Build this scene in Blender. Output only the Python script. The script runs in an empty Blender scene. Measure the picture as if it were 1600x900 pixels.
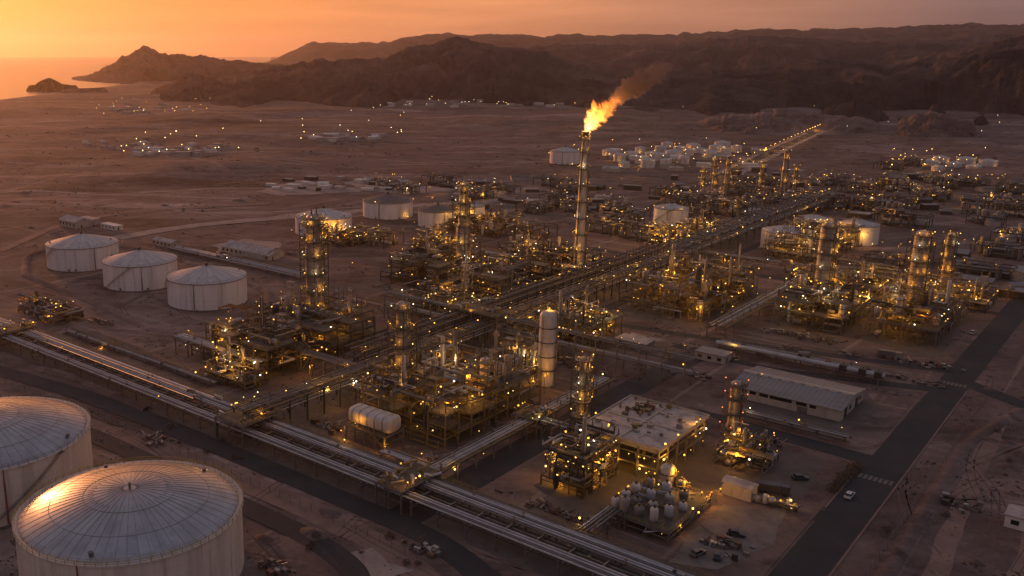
import bpy, math, random
from mathutils import Vector, Matrix, noise

# ------------------------------------------------------------------ camera, sky, sun, exposure
SC = bpy.context.scene
COL = SC.collection
TH = math.radians(41.105)                       # heading of the view in plant coordinates
FWD = (-math.sin(TH), math.cos(TH)); RGT = (math.cos(TH), math.sin(TH))
CAM = (213.7, -175.9, 120.0)
FPX = 1450.0; CX = 600.0; PITCH = math.atan((450 - 82) / FPX)

cd = bpy.data.cameras.new('camera'); cam = bpy.data.objects.new('camera', cd); COL.objects.link(cam)
cam.location = CAM; cam.rotation_euler = (math.pi / 2 - PITCH, 0, TH)
cd.sensor_width = 36; cd.lens = FPX / 1600 * 36; cd.shift_x = (800 - CX) / 1600
cd.clip_start = 1; cd.clip_end = 90000
SC.camera = cam

SUN_AZ = math.radians(-31)                      # measured from the view direction, towards the sea
SUN_EL = math.radians(4.5)
sdir = Vector((FWD[0] * math.cos(SUN_AZ) + RGT[0] * math.sin(SUN_AZ), FWD[1] * math.cos(SUN_AZ) + RGT[1] * math.sin(SUN_AZ), 0)).normalized()
sundir = Vector((sdir.x * math.cos(SUN_EL), sdir.y * math.cos(SUN_EL), math.sin(SUN_EL)))
sl = bpy.data.lights.new('sun', 'SUN'); so = bpy.data.objects.new('sun', sl); COL.objects.link(so)
sl.energy = 1.5; sl.angle = math.radians(4.0); sl.color = (1.0, 0.36, 0.12)
so.rotation_euler = sundir.to_track_quat('Z', 'Y').to_euler()

W = bpy.data.worlds.new('World'); SC.world = W; W.use_nodes = True
nt = W.node_tree; N = nt.nodes; L = nt.links
for n in list(N): N.remove(n)
def wn(t, **k):
    n = N.new(t)
    for a, b in k.items(): setattr(n, a, b)
    return n
def wmath(op, a, b=None, clamp=False):
    n = wn('ShaderNodeMath', operation=op); n.use_clamp = clamp
    for i, v in enumerate((a, b)):
        if v is None: continue
        if isinstance(v, (int, float)): n.inputs[i].default_value = v
        else: L.new(v, n.inputs[i])
    return n.outputs[0]
out = wn('ShaderNodeOutputWorld')
sky = wn('ShaderNodeTexSky', sky_type='NISHITA'); sky.sun_disc = False
sky.sun_elevation = SUN_EL; sky.sun_rotation = math.atan2(sundir.x, sundir.y)
sky.air_density = 1.6; sky.dust_density = 3.0; sky.ozone_density = 1.5
bg1 = wn('ShaderNodeBackground'); bg1.inputs[1].default_value = 0.05
dust = wn('ShaderNodeMixRGB', blend_type='MULTIPLY'); dust.inputs[0].default_value = 1; dust.inputs[2].default_value = (.50,.33,.30,1)   # air reddened by dust
L.new(sky.outputs[0], dust.inputs[1]); L.new(dust.outputs[0], bg1.inputs[0])
tc = wn('ShaderNodeTexCoord'); dot = wn('ShaderNodeVectorMath', operation='DOT_PRODUCT'); dot.inputs[1].default_value = sdir
nrm = wn('ShaderNodeVectorMath', operation='NORMALIZE'); L.new(tc.outputs['Generated'], nrm.inputs[0]); L.new(nrm.outputs[0], dot.inputs[0])
ang = wmath('DIVIDE', wmath('ARCCOSINE', dot.outputs['Value']), math.pi)
ramp = wn('ShaderNodeValToRGB'); cr = ramp.color_ramp; cr.interpolation = 'EASE'
stops = [(0.0, (0.92, 0.38, 0.105)), (0.045, (0.72, 0.285, 0.078)), (0.12, (0.66, 0.25, 0.082)), (0.205, (0.64, 0.255, 0.115)),
         (0.28, (0.40, 0.185, 0.115)), (0.36, (0.155, 0.102, 0.104)), (1.0, (0.07, 0.055, 0.075))]
while len(cr.elements) < len(stops): cr.elements.new(0.5)
for e, (p, c) in zip(cr.elements, stops): e.position = p; e.color = (*c, 1)
L.new(ang, ramp.inputs[0])
sep = wn('ShaderNodeSeparateXYZ'); L.new(nrm.outputs[0], sep.inputs[0])
elev = wmath('MAXIMUM', sep.outputs[2], 0.0)
# thin high cloud streaks that break the smoothness of the dusty sky
mp = wn('ShaderNodeMapping'); mp.inputs['Scale'].default_value = (1.6, 1.6, 26); L.new(nrm.outputs[0], mp.inputs[0])
cn = wn('ShaderNodeTexNoise'); cn.inputs['Scale'].default_value = 2.6; cn.inputs['Detail'].default_value = 5; cn.inputs['Roughness'].default_value = 0.55
L.new(mp.outputs[0], cn.inputs['Vector'])
cl = wn('ShaderNodeMapRange'); cl.inputs[1].default_value = 0.35; cl.inputs[2].default_value = 0.7; cl.inputs[3].default_value = 0.86; cl.inputs[4].default_value = 1.12
L.new(cn.outputs[0], cl.inputs[0])
glow = wn('ShaderNodeMixRGB', blend_type='MIX')
fac = wn('ShaderNodeMapRange', interpolation_type='SMOOTHSTEP'); fac.inputs[1].default_value = 0.04; fac.inputs[2].default_value = 0.40
L.new(elev, fac.inputs[0]); L.new(fac.outputs[0], glow.inputs[0]); L.new(ramp.outputs[0], glow.inputs[1]); glow.inputs[2].default_value = (0.150, 0.136, 0.170, 1)
bg2 = wn('ShaderNodeBackground'); L.new(glow.outputs[0], bg2.inputs[0]); L.new(cl.outputs[0], bg2.inputs[1])
add = wn('ShaderNodeAddShader'); L.new(bg1.outputs[0], add.inputs[0]); L.new(bg2.outputs[0], add.inputs[1]); L.new(add.outputs[0], out.inputs[0])

vs = SC.view_settings; vs.view_transform = 'Standard'; vs.look = 'None'; vs.gamma = 1; vs.exposure = 0.46; vs.use_curve_mapping = False
cy = SC.cycles
cy.use_denoising = True; cy.denoiser = 'OPENIMAGEDENOISE'; cy.max_bounces = 5; cy.diffuse_bounces = 2; cy.glossy_bounces = 2; cy.volume_bounces = 0
cy.transmission_bounces = 2; cy.sample_clamp_indirect = 3; cy.sample_clamp_direct = 0; cy.use_adaptive_sampling = False; cy.use_light_tree = True
cy.caustics_reflective = False; cy.caustics_refractive = False; cy.volume_step_rate = 1.0; cy.volume_max_steps = 256
HAZE_DENSITY = 0.000036

# ------------------------------------------------------------------ helpers
def ray(px, py):
    X = (px - CX) / FPX; Y = (py - 450) / FPX
    f = math.cos(PITCH) - Y * math.sin(PITCH); d = math.sin(PITCH) + Y * math.cos(PITCH)
    return Vector((RGT[0] * X + FWD[0] * f, RGT[1] * X + FWD[1] * f, -d))
def at(px, py, h=0.0):
    r = ray(px, py); t = (h - CAM[2]) / r.z
    return Vector((CAM[0] + r.x * t, CAM[1] + r.y * t, h))
def atd(px, py, dist):                           # at a given ground distance
    r = ray(px, py); t = dist / math.hypot(r.x, r.y)
    return Vector((CAM[0] + r.x * t, CAM[1] + r.y * t, CAM[2] + r.z * t))
def depth(p):
    d = Vector(p) - Vector(CAM)
    return (d.x * FWD[0] + d.y * FWD[1]) * math.cos(PITCH) - d.z * math.sin(PITCH)
def metres(px, p): return px / FPX * depth(p)

class MB:
    def __init__(s): s.v = []; s.f = []
    def box(s, x0, y0, z0, x1, y1, z1):
        b = len(s.v)
        s.v += [(x0,y0,z0),(x1,y0,z0),(x1,y1,z0),(x0,y1,z0),(x0,y0,z1),(x1,y0,z1),(x1,y1,z1),(x0,y1,z1)]
        s.f += [tuple(b+i for i in q) for q in ((0,3,2,1),(4,5,6,7),(0,1,5,4),(1,2,6,5),(2,3,7,6),(3,0,4,7))]
        return s
    def bar(s, p, q, w, h=None):
        h = h or w; p = Vector(p); q = Vector(q); d = q - p
        if d.length < 1e-6: return s
        d.normalize(); up = Vector((0,0,1)) if abs(d.z) < .95 else Vector((1,0,0))
        a = d.cross(up).normalized() * w / 2; c = a.cross(d).normalized() * h / 2
        b = len(s.v)
        for e in (p, q):
            for u, v in ((-1,-1),(1,-1),(1,1),(-1,1)): s.v.append(tuple(e + a*u + c*v))
        s.f += [tuple(b+i for i in k) for k in ((0,1,5,4),(1,2,6,5),(2,3,7,6),(3,0,4,7),(3,2,1,0),(4,5,6,7))]
        return s
    def tube(s, pts, r, n=8, cap=True):
        pts = [Vector(p) for p in pts]; m = len(pts); b = len(s.v); prev = None
        for i, p in enumerate(pts):
            d = (pts[min(i+1, m-1)] - pts[max(i-1, 0)]).normalized()
            if prev is None:
                up = Vector((0,0,1)) if abs(d.z) < .9 else Vector((1,0,0))
                a = d.cross(up).normalized()
            else:
                a = (prev - d * prev.dot(d)); a = a.normalized() if a.length > 1e-4 else d.orthogonal().normalized()
            prev = a; c = d.cross(a); rr = r[i] if isinstance(r, (list, tuple)) else r
            k = 1.0
            if 0 < i < m-1:
                e = (pts[i+1]-p).normalized(); k = 1 / max(.5, abs(d.dot(e)))
            for j in range(n):
                t = 2*math.pi*j/n
                s.v.append(tuple(p + (a*math.cos(t) + c*math.sin(t)) * rr * k))
        for i in range(m-1):
            for j in range(n):
                s.f.append((b+i*n+j, b+i*n+(j+1)%n, b+(i+1)*n+(j+1)%n, b+(i+1)*n+j))
        if cap:
            s.f.append(tuple(b+j for j in range(n))[::-1]); s.f.append(tuple(b+(m-1)*n+j for j in range(n)))
        return s
    def lathe(s, prof, n=24, x=0, y=0):           # profile of (r, z), bottom to top
        b = len(s.v); rows = []
        for r, z in prof:
            if r < 1e-5: rows.append([len(s.v)]); s.v.append((x, y, z))
            else:
                rows.append(list(range(len(s.v), len(s.v)+n)))
                for j in range(n):
                    t = 2*math.pi*j/n; s.v.append((x + r*math.cos(t), y + r*math.sin(t), z))
        for A, B in zip(rows, rows[1:]):
            for j in range(n):
                k = (j+1) % n
                if len(A) == 1 and len(B) == 1: continue
                if len(A) == 1: s.f.append((A[0], B[k], B[j]))
                elif len(B) == 1: s.f.append((A[j], A[k], B[0]))
                else: s.f.append((A[j], A[k], B[k], B[j]))
        return s
    def ring(s, x, y, z0, z1, r0, r1, n=24):       # a ring of rectangular section
        return s.lathe([(r0,z0),(r1,z0),(r1,z1),(r0,z1),(r0,z0)], n, x, y)
    def drum(s, p, q, r, n=14):                   # closed vessel with dished ends
        p = Vector(p); q = Vector(q); d = (q-p).normalized(); e = r*.5
        pts = [p, p+d*e*.18, p+d*e*.5, p+d*e, q-d*e, q-d*e*.5, q-d*e*.18, q]
        return s.tube(pts, [r*.12, r*.55, r*.86, r, r, r*.86, r*.55, r*.12], n)
    def build(s, name, mat, parent=None, loc=(0,0,0), smooth=False, angle=35):
        me = bpy.data.meshes.new(name); me.from_pydata(s.v, [], s.f); me.update()
        me.materials.append(mat)
        if smooth:
            me.polygons.foreach_set('use_smooth', [True]*len(me.polygons))
            try: me.set_sharp_from_angle(angle=math.radians(angle))
            except Exception: pass
        o = bpy.data.objects.new(name, me); COL.objects.link(o); o.location = loc
        if parent: o.parent = parent
        return o

def tag(o, label=None, cat=None, group=None, kind=None):
    if label: o['label'] = label
    if cat: o['category'] = cat
    if group: o['group'] = group
    if kind: o['kind'] = kind
    return o
def thing(name, label, cat, loc=(0,0,0), group=None, rz=0):
    o = bpy.data.objects.new(name, None); COL.objects.link(o); o.location = loc; o.rotation_euler = (0,0,rz)
    o.empty_display_size = 1
    return tag(o, label, cat, group)
def inst(o, parent=None, loc=None):
    c = o.copy(); COL.objects.link(c); c.parent = parent
    if loc is not None: c.location = loc
    return c
def copy_tree(o, parent=None):
    kids = list(o.children); c = o.copy(); COL.objects.link(c); c.parent = parent
    for k in kids: copy_tree(k, c)
    return c

# ------------------------------------------------------------------ materials
def mat_base(name):
    m = bpy.data.materials.new(name); m.use_nodes = True
    t = m.node_tree; b = t.nodes['Principled BSDF']
    return m, t, b
def nnode(t, kind, **k):
    n = t.nodes.new(kind)
    for a, v in k.items(): setattr(n, a, v)
    return n
def noise_tex(t, scale, detail=5, rough=.6, stretch=None, coord='Object'):
    tcn = nnode(t, 'ShaderNodeTexCoord'); n = nnode(t, 'ShaderNodeTexNoise')
    n.inputs['Scale'].default_value = scale; n.inputs['Detail'].default_value = detail; n.inputs['Roughness'].default_value = rough
    if stretch:
        mpn = nnode(t, 'ShaderNodeMapping'); mpn.inputs['Scale'].default_value = stretch
        t.links.new(tcn.outputs[coord], mpn.inputs[0]); t.links.new(mpn.outputs[0], n.inputs['Vector'])
    else: t.links.new(tcn.outputs[coord], n.inputs['Vector'])
    return n.outputs[0]
def ramp_of(t, src, stops):
    r = nnode(t, 'ShaderNodeValToRGB'); e = r.color_ramp.elements
    while len(e) < len(stops): e.new(.5)
    for q, (p, c) in zip(e, stops): q.position = p; q.color = (*c, 1)
    t.links.new(src, r.inputs[0]); return r.outputs[0]
def mixc(t, f, a, b, mode='MIX'):
    n = nnode(t, 'ShaderNodeMixRGB', blend_type=mode)
    for i, v in enumerate((f, a, b)):
        if isinstance(v, (int, float)): n.inputs[i].default_value = v
        elif isinstance(v, tuple): n.inputs[i].default_value = (*v, 1)
        else: t.links.new(v, n.inputs[i])
    return n.outputs[0]
def bump(t, b, src, strength=.3, dist=.1):
    n = nnode(t, 'ShaderNodeBump'); n.inputs['Strength'].default_value = strength; n.inputs['Distance'].default_value = dist
    t.links.new(src, n.inputs['Height']); t.links.new(n.outputs[0], b.inputs['Normal'])
def sc3(c, k): return tuple(min(1, x*k) for x in c)
def worn(name, c, rough=.5, metal=0.0, scale=.6, var=.35, stretch=None, stain=None, stain_amt=.55):
    m, t, b = mat_base(name)
    n1 = noise_tex(t, scale, 6, .65, stretch)
    col = ramp_of(t, n1, [(.28, sc3(c, 1-var)), (.55, c), (.8, sc3(c, 1+var*.5))])
    if stain:
        n2 = noise_tex(t, scale*2.3, 7, .7, stretch)
        f = ramp_of(t, n2, [(.52, (0,0,0)), (.72, (stain_amt,)*3)])
        col = mixc(t, f, col, stain)
    t.links.new(col, b.inputs['Base Color'])
    b.inputs['Roughness'].default_value = rough; b.inputs['Metallic'].default_value = metal
    return m
STEEL = worn('galvanised_steel', (.20,.185,.165), .55, .35, .4, .4, None, (.13,.07,.04))
DARK = worn('dark_steel', (.062,.056,.046), .6, .2, .4, .4, None, (.10,.05,.03))
OLIVE = worn('yellow_green_steel', (.23,.165,.055), .6, .1, .4, .4, None, (.10,.05,.02))
PIPE = worn('silver_pipe_cladding', (.44,.44,.455), .62, .1, .25, .3, None, (.20,.14,.10), .4)
PIPED = worn('dull_pipe_cladding', (.20,.19,.18), .5, .4, .25, .35, None, (.16,.10,.07))
PIPER = worn('rusty_pipe', (.17,.09,.055), .7, .1, .5, .4)
VESSEL = worn('vessel_cladding', (.36,.34,.31), .42, .5, .35, .3, None, (.18,.13,.09), .5)
VESSELW = worn('pale_vessel_paint', (.56,.51,.46), .5, 0, .3, .25, (1,1,.25), (.24,.15,.10), .5)
COLM = worn('column_cladding', (.33,.29,.255), .45, .15, .25, .3, (1,1,.4), (.15,.09,.06), .5)
GRATE = worn('deck_grating', (.105,.095,.075), .75, .2, .7, .4)
RAILM = worn('yellow_handrail', (.40,.27,.06), .55, 0, .8, .3, None, (.15,.09,.04))
CONC = worn('concrete', (.18,.155,.14), .9, 0, .16, .45, None, (.10,.078,.066), .85)
CONCD = worn('dark_concrete', (.115,.095,.08), .9, 0, .15, .4, None, (.07,.055,.05), .8)  # dark concrete tone broken by random darker blotches
ROOFG = worn('grey_sheet_roof', (.22,.215,.21), .55, .2, .1, .25, (.4,1.6,1), (.12,.09,.07), .6)
ROOFP = worn('pale_sheet_roof', (.40,.36,.34), .65, .05, .22, .5, None, (.12,.09,.075), .95)
WALLP = worn('pale_wall_paint', (.42,.38,.33), .8, 0, .25, .25, (1,1,.3), (.2,.14,.1), .5)
WHITE = worn('white_paint', (.68,.64,.58), .6, 0, .3, .2, None, (.3,.22,.16), .4)
RED = worn('faded_red_paint', (.30,.075,.05), .55, 0, .5, .3)
GLASS = worn('dark_glass', (.02,.022,.025), .12, 0, .4, .2)
TYRE = worn('tyre_rubber', (.02,.02,.02), .9, 0, 3, .2)
CARW = worn('white_car_paint', (.5,.5,.5), .3, .1, .5, .12)
CARD = worn('dark_car_paint', (.06,.065,.075), .3, .2, .5, .15)
BUSH = worn('dry_leaf', (.095,.075,.045), .9, 0, 2, .5)
TRACK = worn('packed_sand', (.235,.155,.122), .95, 0, .09, .4, None, (.17,.11,.085), .9)
PALE = worn('pale_gravel', (.34,.27,.23), .95, 0, .09, .45, None, (.2,.14,.11), .9)

def tank_paint(name, c, courses):
    m, t, b = mat_base(name)
    n1 = noise_tex(t, .18, 6, .6, (1,1,.10))
    col = ramp_of(t, n1, [(.25, sc3(c,.74)), (.5, c), (.8, sc3(c,1.10))])
    st = ramp_of(t, noise_tex(t, .5, 8, .72, (1,1,.07)), [(.5, (0,0,0)), (.72, (.62,)*3)])
    col = mixc(t, st, col, (.20,.12,.085))
    tcn = nnode(t, 'ShaderNodeTexCoord'); sp = nnode(t, 'ShaderNodeSeparateXYZ'); t.links.new(tcn.outputs['Object'], sp.inputs[0])
    d = nnode(t, 'ShaderNodeMath', operation='MULTIPLY'); d.inputs[1].default_value = 1/courses; t.links.new(sp.outputs[2], d.inputs[0])
    fr = nnode(t, 'ShaderNodeMath', operation='FRACT'); t.links.new(d.outputs[0], fr.inputs[0])
    ln = ramp_of(t, fr.outputs[0], [(0, (.5,)*3), (.035, (.5,)*3), (.05, (0,)*3)])
    col = mixc(t, ln, col, sc3(c,.62))
    t.links.new(col, b.inputs['Base Color']); b.inputs['Roughness'].default_value = .48
    return m
TANKP = tank_paint('tank_shell_paint', (.72,.685,.675), 2.4)
TANKF = tank_paint('near_tank_shell_paint', (.72,.62,.52), 2.6)
TANKS = tank_paint('small_tank_paint', (.64,.60,.57), 4)

def roof_metal(name, c, rough, metal):
    m, t, b = mat_base(name)
    tcn = nnode(t, 'ShaderNodeTexCoord'); sp = nnode(t, 'ShaderNodeSeparateXYZ'); t.links.new(tcn.outputs['Object'], sp.inputs[0])
    an = nnode(t, 'ShaderNodeMath', operation='ARCTAN2'); t.links.new(sp.outputs[1], an.inputs[0]); t.links.new(sp.outputs[0], an.inputs[1])
    ln = nnode(t, 'ShaderNodeVectorMath', operation='LENGTH'); t.links.new(tcn.outputs['Object'], ln.inputs[0])
    s1 = nnode(t, 'ShaderNodeMath', operation='MULTIPLY'); s1.inputs[1].default_value = 48/(2*math.pi); t.links.new(an.outputs[0], s1.inputs[0])
    s2 = nnode(t, 'ShaderNodeMath', operation='MULTIPLY'); s2.inputs[1].default_value = 1/3.2; t.links.new(ln.outputs['Value'], s2.inputs[0])
    f1 = nnode(t, 'ShaderNodeMath', operation='FLOOR'); t.links.new(s1.outputs[0], f1.inputs[0])
    f2 = nnode(t, 'ShaderNodeMath', operation='FLOOR'); t.links.new(s2.outputs[0], f2.inputs[0])
    cb = nnode(t, 'ShaderNodeCombineXYZ'); t.links.new(f1.outputs[0], cb.inputs[0]); t.links.new(f2.outputs[0], cb.inputs[1])
    wnz = nnode(t, 'ShaderNodeTexWhiteNoise', noise_dimensions='3D'); t.links.new(cb.outputs[0], wnz.inputs['Vector'])
    pan = ramp_of(t, wnz.outputs['Value'], [(0, sc3(c,.90)), (1, sc3(c,1.08))])
    n1 = noise_tex(t, .22, 7, .68)
    col = mixc(t, ramp_of(t, n1, [(.42, (0,0,0)), (.72, (.6,)*3)]), pan, sc3(c,.55))
    col = mixc(t, ramp_of(t, noise_tex(t, .9, 6, .7), [(.58, (0,0,0)), (.75, (.4,)*3)]), col, (.33,.24,.18))
    t.links.new(col, b.inputs['Base Color']); b.inputs['Metallic'].default_value = metal
    t.links.new(ramp_of(t, n1, [(.3, (rough*.8,)*3), (.7, (rough*1.25,)*3)]), b.inputs['Roughness'])
    bump(t, b, noise_tex(t, .5, 4, .5), .12, .15)
    return m
ROOFT = roof_metal('dome_roof_sheet', (.36,.38,.41), .32, .8)
ROOFRIB = worn('roof_seam_metal', (.25,.255,.265), .5, .5, .5, .3)
ROOFS = roof_metal('cone_roof_sheet', (.46,.46,.46), .5, .25)

def ground_mat():
    m, t, b = mat_base('desert_sand')
    n0 = noise_tex(t, .0012, 6, .6, (.75,1.4,1)); n1 = noise_tex(t, .006, 8, .65); n2 = noise_tex(t, .045, 8, .7); n3 = noise_tex(t, .5, 6, .7)
    c0 = ramp_of(t, n0, [(.34, (.105,.075,.066)), (.48, (.235,.172,.146)), (.56, (.175,.126,.108)), (.68, (.36,.275,.24))])
    c1 = ramp_of(t, n1, [(.36, (.088,.066,.058)), (.45, (.245,.183,.158)), (.50, (.125,.092,.080)), (.58, (.33,.26,.226)), (.72, (.43,.35,.31))])
    col = mixc(t, .5, c0, c1)
    c2 = ramp_of(t, n2, [(.34, (.36,.34,.33)), (.46, (.95,.95,.95)), (.54,(.8,.8,.8)), (.66, (1.45,1.42,1.4))])
    col = mixc(t, .85, col, c2, 'MULTIPLY')
    c3 = ramp_of(t, n3, [(.3, (.7,.7,.7)), (.55, (1,1,1))]); col = mixc(t, .5, col, c3, 'MULTIPLY')
    tcn = nnode(t, 'ShaderNodeTexCoord'); mpn = nnode(t, 'ShaderNodeMapping', vector_type='TEXTURE'); mpn.inputs['Rotation'].default_value = (0,0,TH); mpn.inputs['Scale'].default_value = (420,70,100)
    t.links.new(tcn.outputs['Object'], mpn.inputs[0]); ns = nnode(t, 'ShaderNodeTexNoise'); ns.inputs['Scale'].default_value = 1; ns.inputs['Detail'].default_value = 7; ns.inputs['Roughness'].default_value = .62; t.links.new(mpn.outputs[0], ns.inputs['Vector'])
    col = mixc(t, .9, col, ramp_of(t, ns.outputs[0], [(.36,(.36,.33,.32)),(.46,(1,1,1)),(.53,(.70,.67,.67)),(.64,(1.55,1.5,1.5))]), 'MULTIPLY')
    # graded strips and wheel tracks that run along the two directions of the plant
    for stv in ((.004,.12,1), (.12,.004,1)):
        nn = noise_tex(t, 1.0, 3, .5, stv)
        col = mixc(t, ramp_of(t, nn, [(.6, (0,0,0)), (.68, (.4,)*3)]), col, (.17,.115,.09))
        nn2 = noise_tex(t, 1.7, 3, .5, stv)
        col = mixc(t, ramp_of(t, nn2, [(.63, (0,0,0)), (.69, (.4,)*3)]), col, (.40,.30,.235))
    t.links.new(col, b.inputs['Base Color']); b.inputs['Roughness'].default_value = .95
    b.inputs['Specular IOR Level'].default_value = .15
    bump(t, b, n2, .5, 1.2)
    return m
GROUND = ground_mat()
def hill_mat():
    m, t, b = mat_base('bare_rock')
    n1 = noise_tex(t, .0035, 9, .68); n2 = noise_tex(t, .02, 8, .7)
    col = ramp_of(t, n1, [(.34, (.042,.036,.039)), (.5, (.095,.073,.069)), (.66, (.19,.135,.115))])
    col = mixc(t, .7, col, ramp_of(t, n2, [(.3, (.5,.5,.5)), (.6, (1.1,1.1,1.1))]), 'MULTIPLY')
    t.links.new(col, b.inputs['Base Color']); b.inputs['Roughness'].default_value = 1; b.inputs['Specular IOR Level'].default_value = .05
    bump(t, b, n2, 1.0, 22)
    return m
HILL = hill_mat()
def asphalt_mat():
    m, t, b = mat_base('asphalt')
    n1 = noise_tex(t, .08, 7, .65); n2 = noise_tex(t, .6, 6, .7)
    col = ramp_of(t, n1, [(.3, (.017,.018,.022)), (.55, (.027,.028,.032)), (.75, (.05,.046,.043))])
    col = mixc(t, ramp_of(t, n2, [(.58, (0,0,0)), (.78, (.4,)*3)]), col, (.10,.08,.065))
    t.links.new(col, b.inputs['Base Color']); b.inputs['Roughness'].default_value = .85
    return m
ASPH = asphalt_mat()
def water_mat():
    m, t, b = mat_base('sea_water')
    b.inputs['Base Color'].default_value = (.05,.055,.06,1); b.inputs['Roughness'].default_value = .22; b.inputs['IOR'].default_value = 1.33
    b.inputs['Specular IOR Level'].default_value = .8
    bump(t, b, noise_tex(t, .05, 5, .6), .35, 1.5)
    return m
SEA = water_mat()
def emit(name, c, s):
    m = bpy.data.materials.new(name); m.use_nodes = True; t = m.node_tree
    for n in list(t.nodes): t.nodes.remove(n)
    e = t.nodes.new('ShaderNodeEmission'); e.inputs[0].default_value = (*c,1); e.inputs[1].default_value = s
    o = t.nodes.new('ShaderNodeOutputMaterial'); t.links.new(e.outputs[0], o.inputs[0]); return m
LAMPE = [emit('sodium_lamp_glow', (1,.47,.055), 2.3), emit('warm_lamp_glow', (1,.62,.15), 3.2), emit('pale_lamp_glow', (1,.82,.55), 3.2), emit('red_lamp_glow', (1,.22,.07), 2.0), emit('dim_lamp_glow', (1,.50,.08), .95)]
for q_ in LAMPE: q_.cycles.emission_sampling = 'NONE'   # the point lamp inside each fitting does the lighting

# ------------------------------------------------------------------ lamps
def lamp_mesh(kind, r):
    m = MB(); m.box(-.07,-.07,-1.2,.07,.07,-.1); nf = len(m.f)
    p = (1+5**.5)/2; q = [(-1,p,0),(1,p,0),(-1,-p,0),(1,-p,0),(0,-1,p),(0,1,p),(0,-1,-p),(0,1,-p),(p,0,-1),(p,0,1),(-p,0,-1),(-p,0,1)]
    k = r/math.hypot(1,p); b = len(m.v); m.v += [(x*k,y*k,z*k) for x,y,z in q]
    m.f += [tuple(b+i for i in t) for t in ((0,11,5),(0,5,1),(0,1,7),(0,7,10),(0,10,11),(1,5,9),(5,11,4),(11,10,2),(10,7,6),(7,1,8),(3,9,4),(3,4,2),(3,2,6),(3,6,8),(3,8,9),(4,9,5),(2,4,11),(6,2,10),(8,6,7),(9,8,1))]
    me = bpy.data.meshes.new('lamp'); me.from_pydata(m.v, [], m.f); me.materials.append(DARK); me.materials.append(LAMPE[kind])
    for i, f in enumerate(me.polygons): f.material_index = 0 if i < nf else 1
    return me
LAMPF = [emit('far_sodium_flood', (1,.50,.07), 5), emit('far_warm_flood', (1,.62,.18), 6), emit('far_pale_flood', (1,.78,.45), 5)]
for q_ in LAMPF: q_.cycles.emission_sampling = 'NONE'
LM = [[lamp_mesh(k, r) for r in (.13,.20,.31)] for k in range(5)]
LIGHTD = []
for nm, c, e in (('sodium', (1,.40,.03), 820), ('warm', (1,.48,.07), 700), ('pale', (1,.74,.4), 380), ('red', (1,.22,.07), 80), ('dim', (1,.42,.04), 420)):
    d = bpy.data.lights.new('lamp_light', 'POINT'); d.energy = e; d.color = c; d.shadow_soft_size = .4; LIGHTD.append(d)
def pick_kind(rnd): return rnd.choices((0,1,2,4), (5,3.4,1.3,4))[0]
LIGHTQ = []
for d_ in LIGHTD: q_ = d_.copy(); q_.energy *= .3; LIGHTQ.append(q_)
def lamp(parent, loc, rnd, kind=None, light=False, size=None, dim=False):
    kind = pick_kind(rnd) if kind is None else kind
    o = bpy.data.objects.new('lamp', LM[kind][rnd.randrange(3) if size is None else size]); COL.objects.link(o); o.parent = parent; o.location = loc
    if light:
        l = bpy.data.objects.new('lamp_light', (LIGHTQ if dim else LIGHTD)[kind]); COL.objects.link(l); l.parent = o; l.location = (0,0,.55)
    return o

# ------------------------------------------------------------------ terrain, sea, hills
def lerp_table(tab, x):
    if x <= tab[0][0]: return tab[0][1]
    for (a, b), (c, d) in zip(tab, tab[1:]):
        if x <= c: return b + (d-b)*(x-a)/(c-a)
    return tab[-1][1]
def smooth(a, b, x):
    t = max(0, min(1, (x-a)/(b-a))); return t*t*(3-2*t)
COAST = [(-3000,260),(-800,205),(-200,172),(0,155),(60,148),(115,140),(160,136),(215,130),(240,120),(300,108),(420,98)]
def px_of(az): return CX + FPX*math.tan(az)/math.cos(PITCH)*1.0
LRA = Vector(at(1120,279)[:2]); LRB = Vector(at(1328,182)[:2])
def px_f(s, f): return CX + s/f*FPX
def ground_z(x, y):
    dx, dy = x-CAM[0], y-CAM[1]; r = math.hypot(dx, dy)
    f = dx*FWD[0]+dy*FWD[1]; s = dx*RGT[0]+dy*RGT[1]
    z = 0.0
    if f > 0:
        px = CX + s/f*FPX
        k = smooth(650, 1100, r)
        if 690 < px_f(s, f) < 1400 and 850 < r < 2000:
            e_ = LRB-LRA; q_ = max(0, min(1, ((x-LRA.x)*e_.x+(y-LRA.y)*e_.y)/e_.length_squared)); k *= smooth(25, 140, math.hypot(x-LRA.x-e_.x*q_, y-LRA.y-e_.y*q_))
        if k > 0:
            n = noise.fractal(Vector((x*.0022, y*.0022, 3.1)), .9, 2.1, 4)
            n2 = noise.fractal(Vector((x*.009, y*.009, 7.7)), .9, 2.1, 3)
            z += k*max(-.6, max(-.05, n)*14 + n2*2.2)
        if px < 430:
            c_ = at(px, lerp_table(COAST, px) if px < 422 else 96); rc = math.hypot(c_.x-CAM[0], c_.y-CAM[1])
            k2 = smooth(rc-60, rc+40, r)
            z = z*(1-smooth(rc-500, rc-40, r)) - 9*k2 - .2
        elif px < 470: pass
    return z
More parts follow.
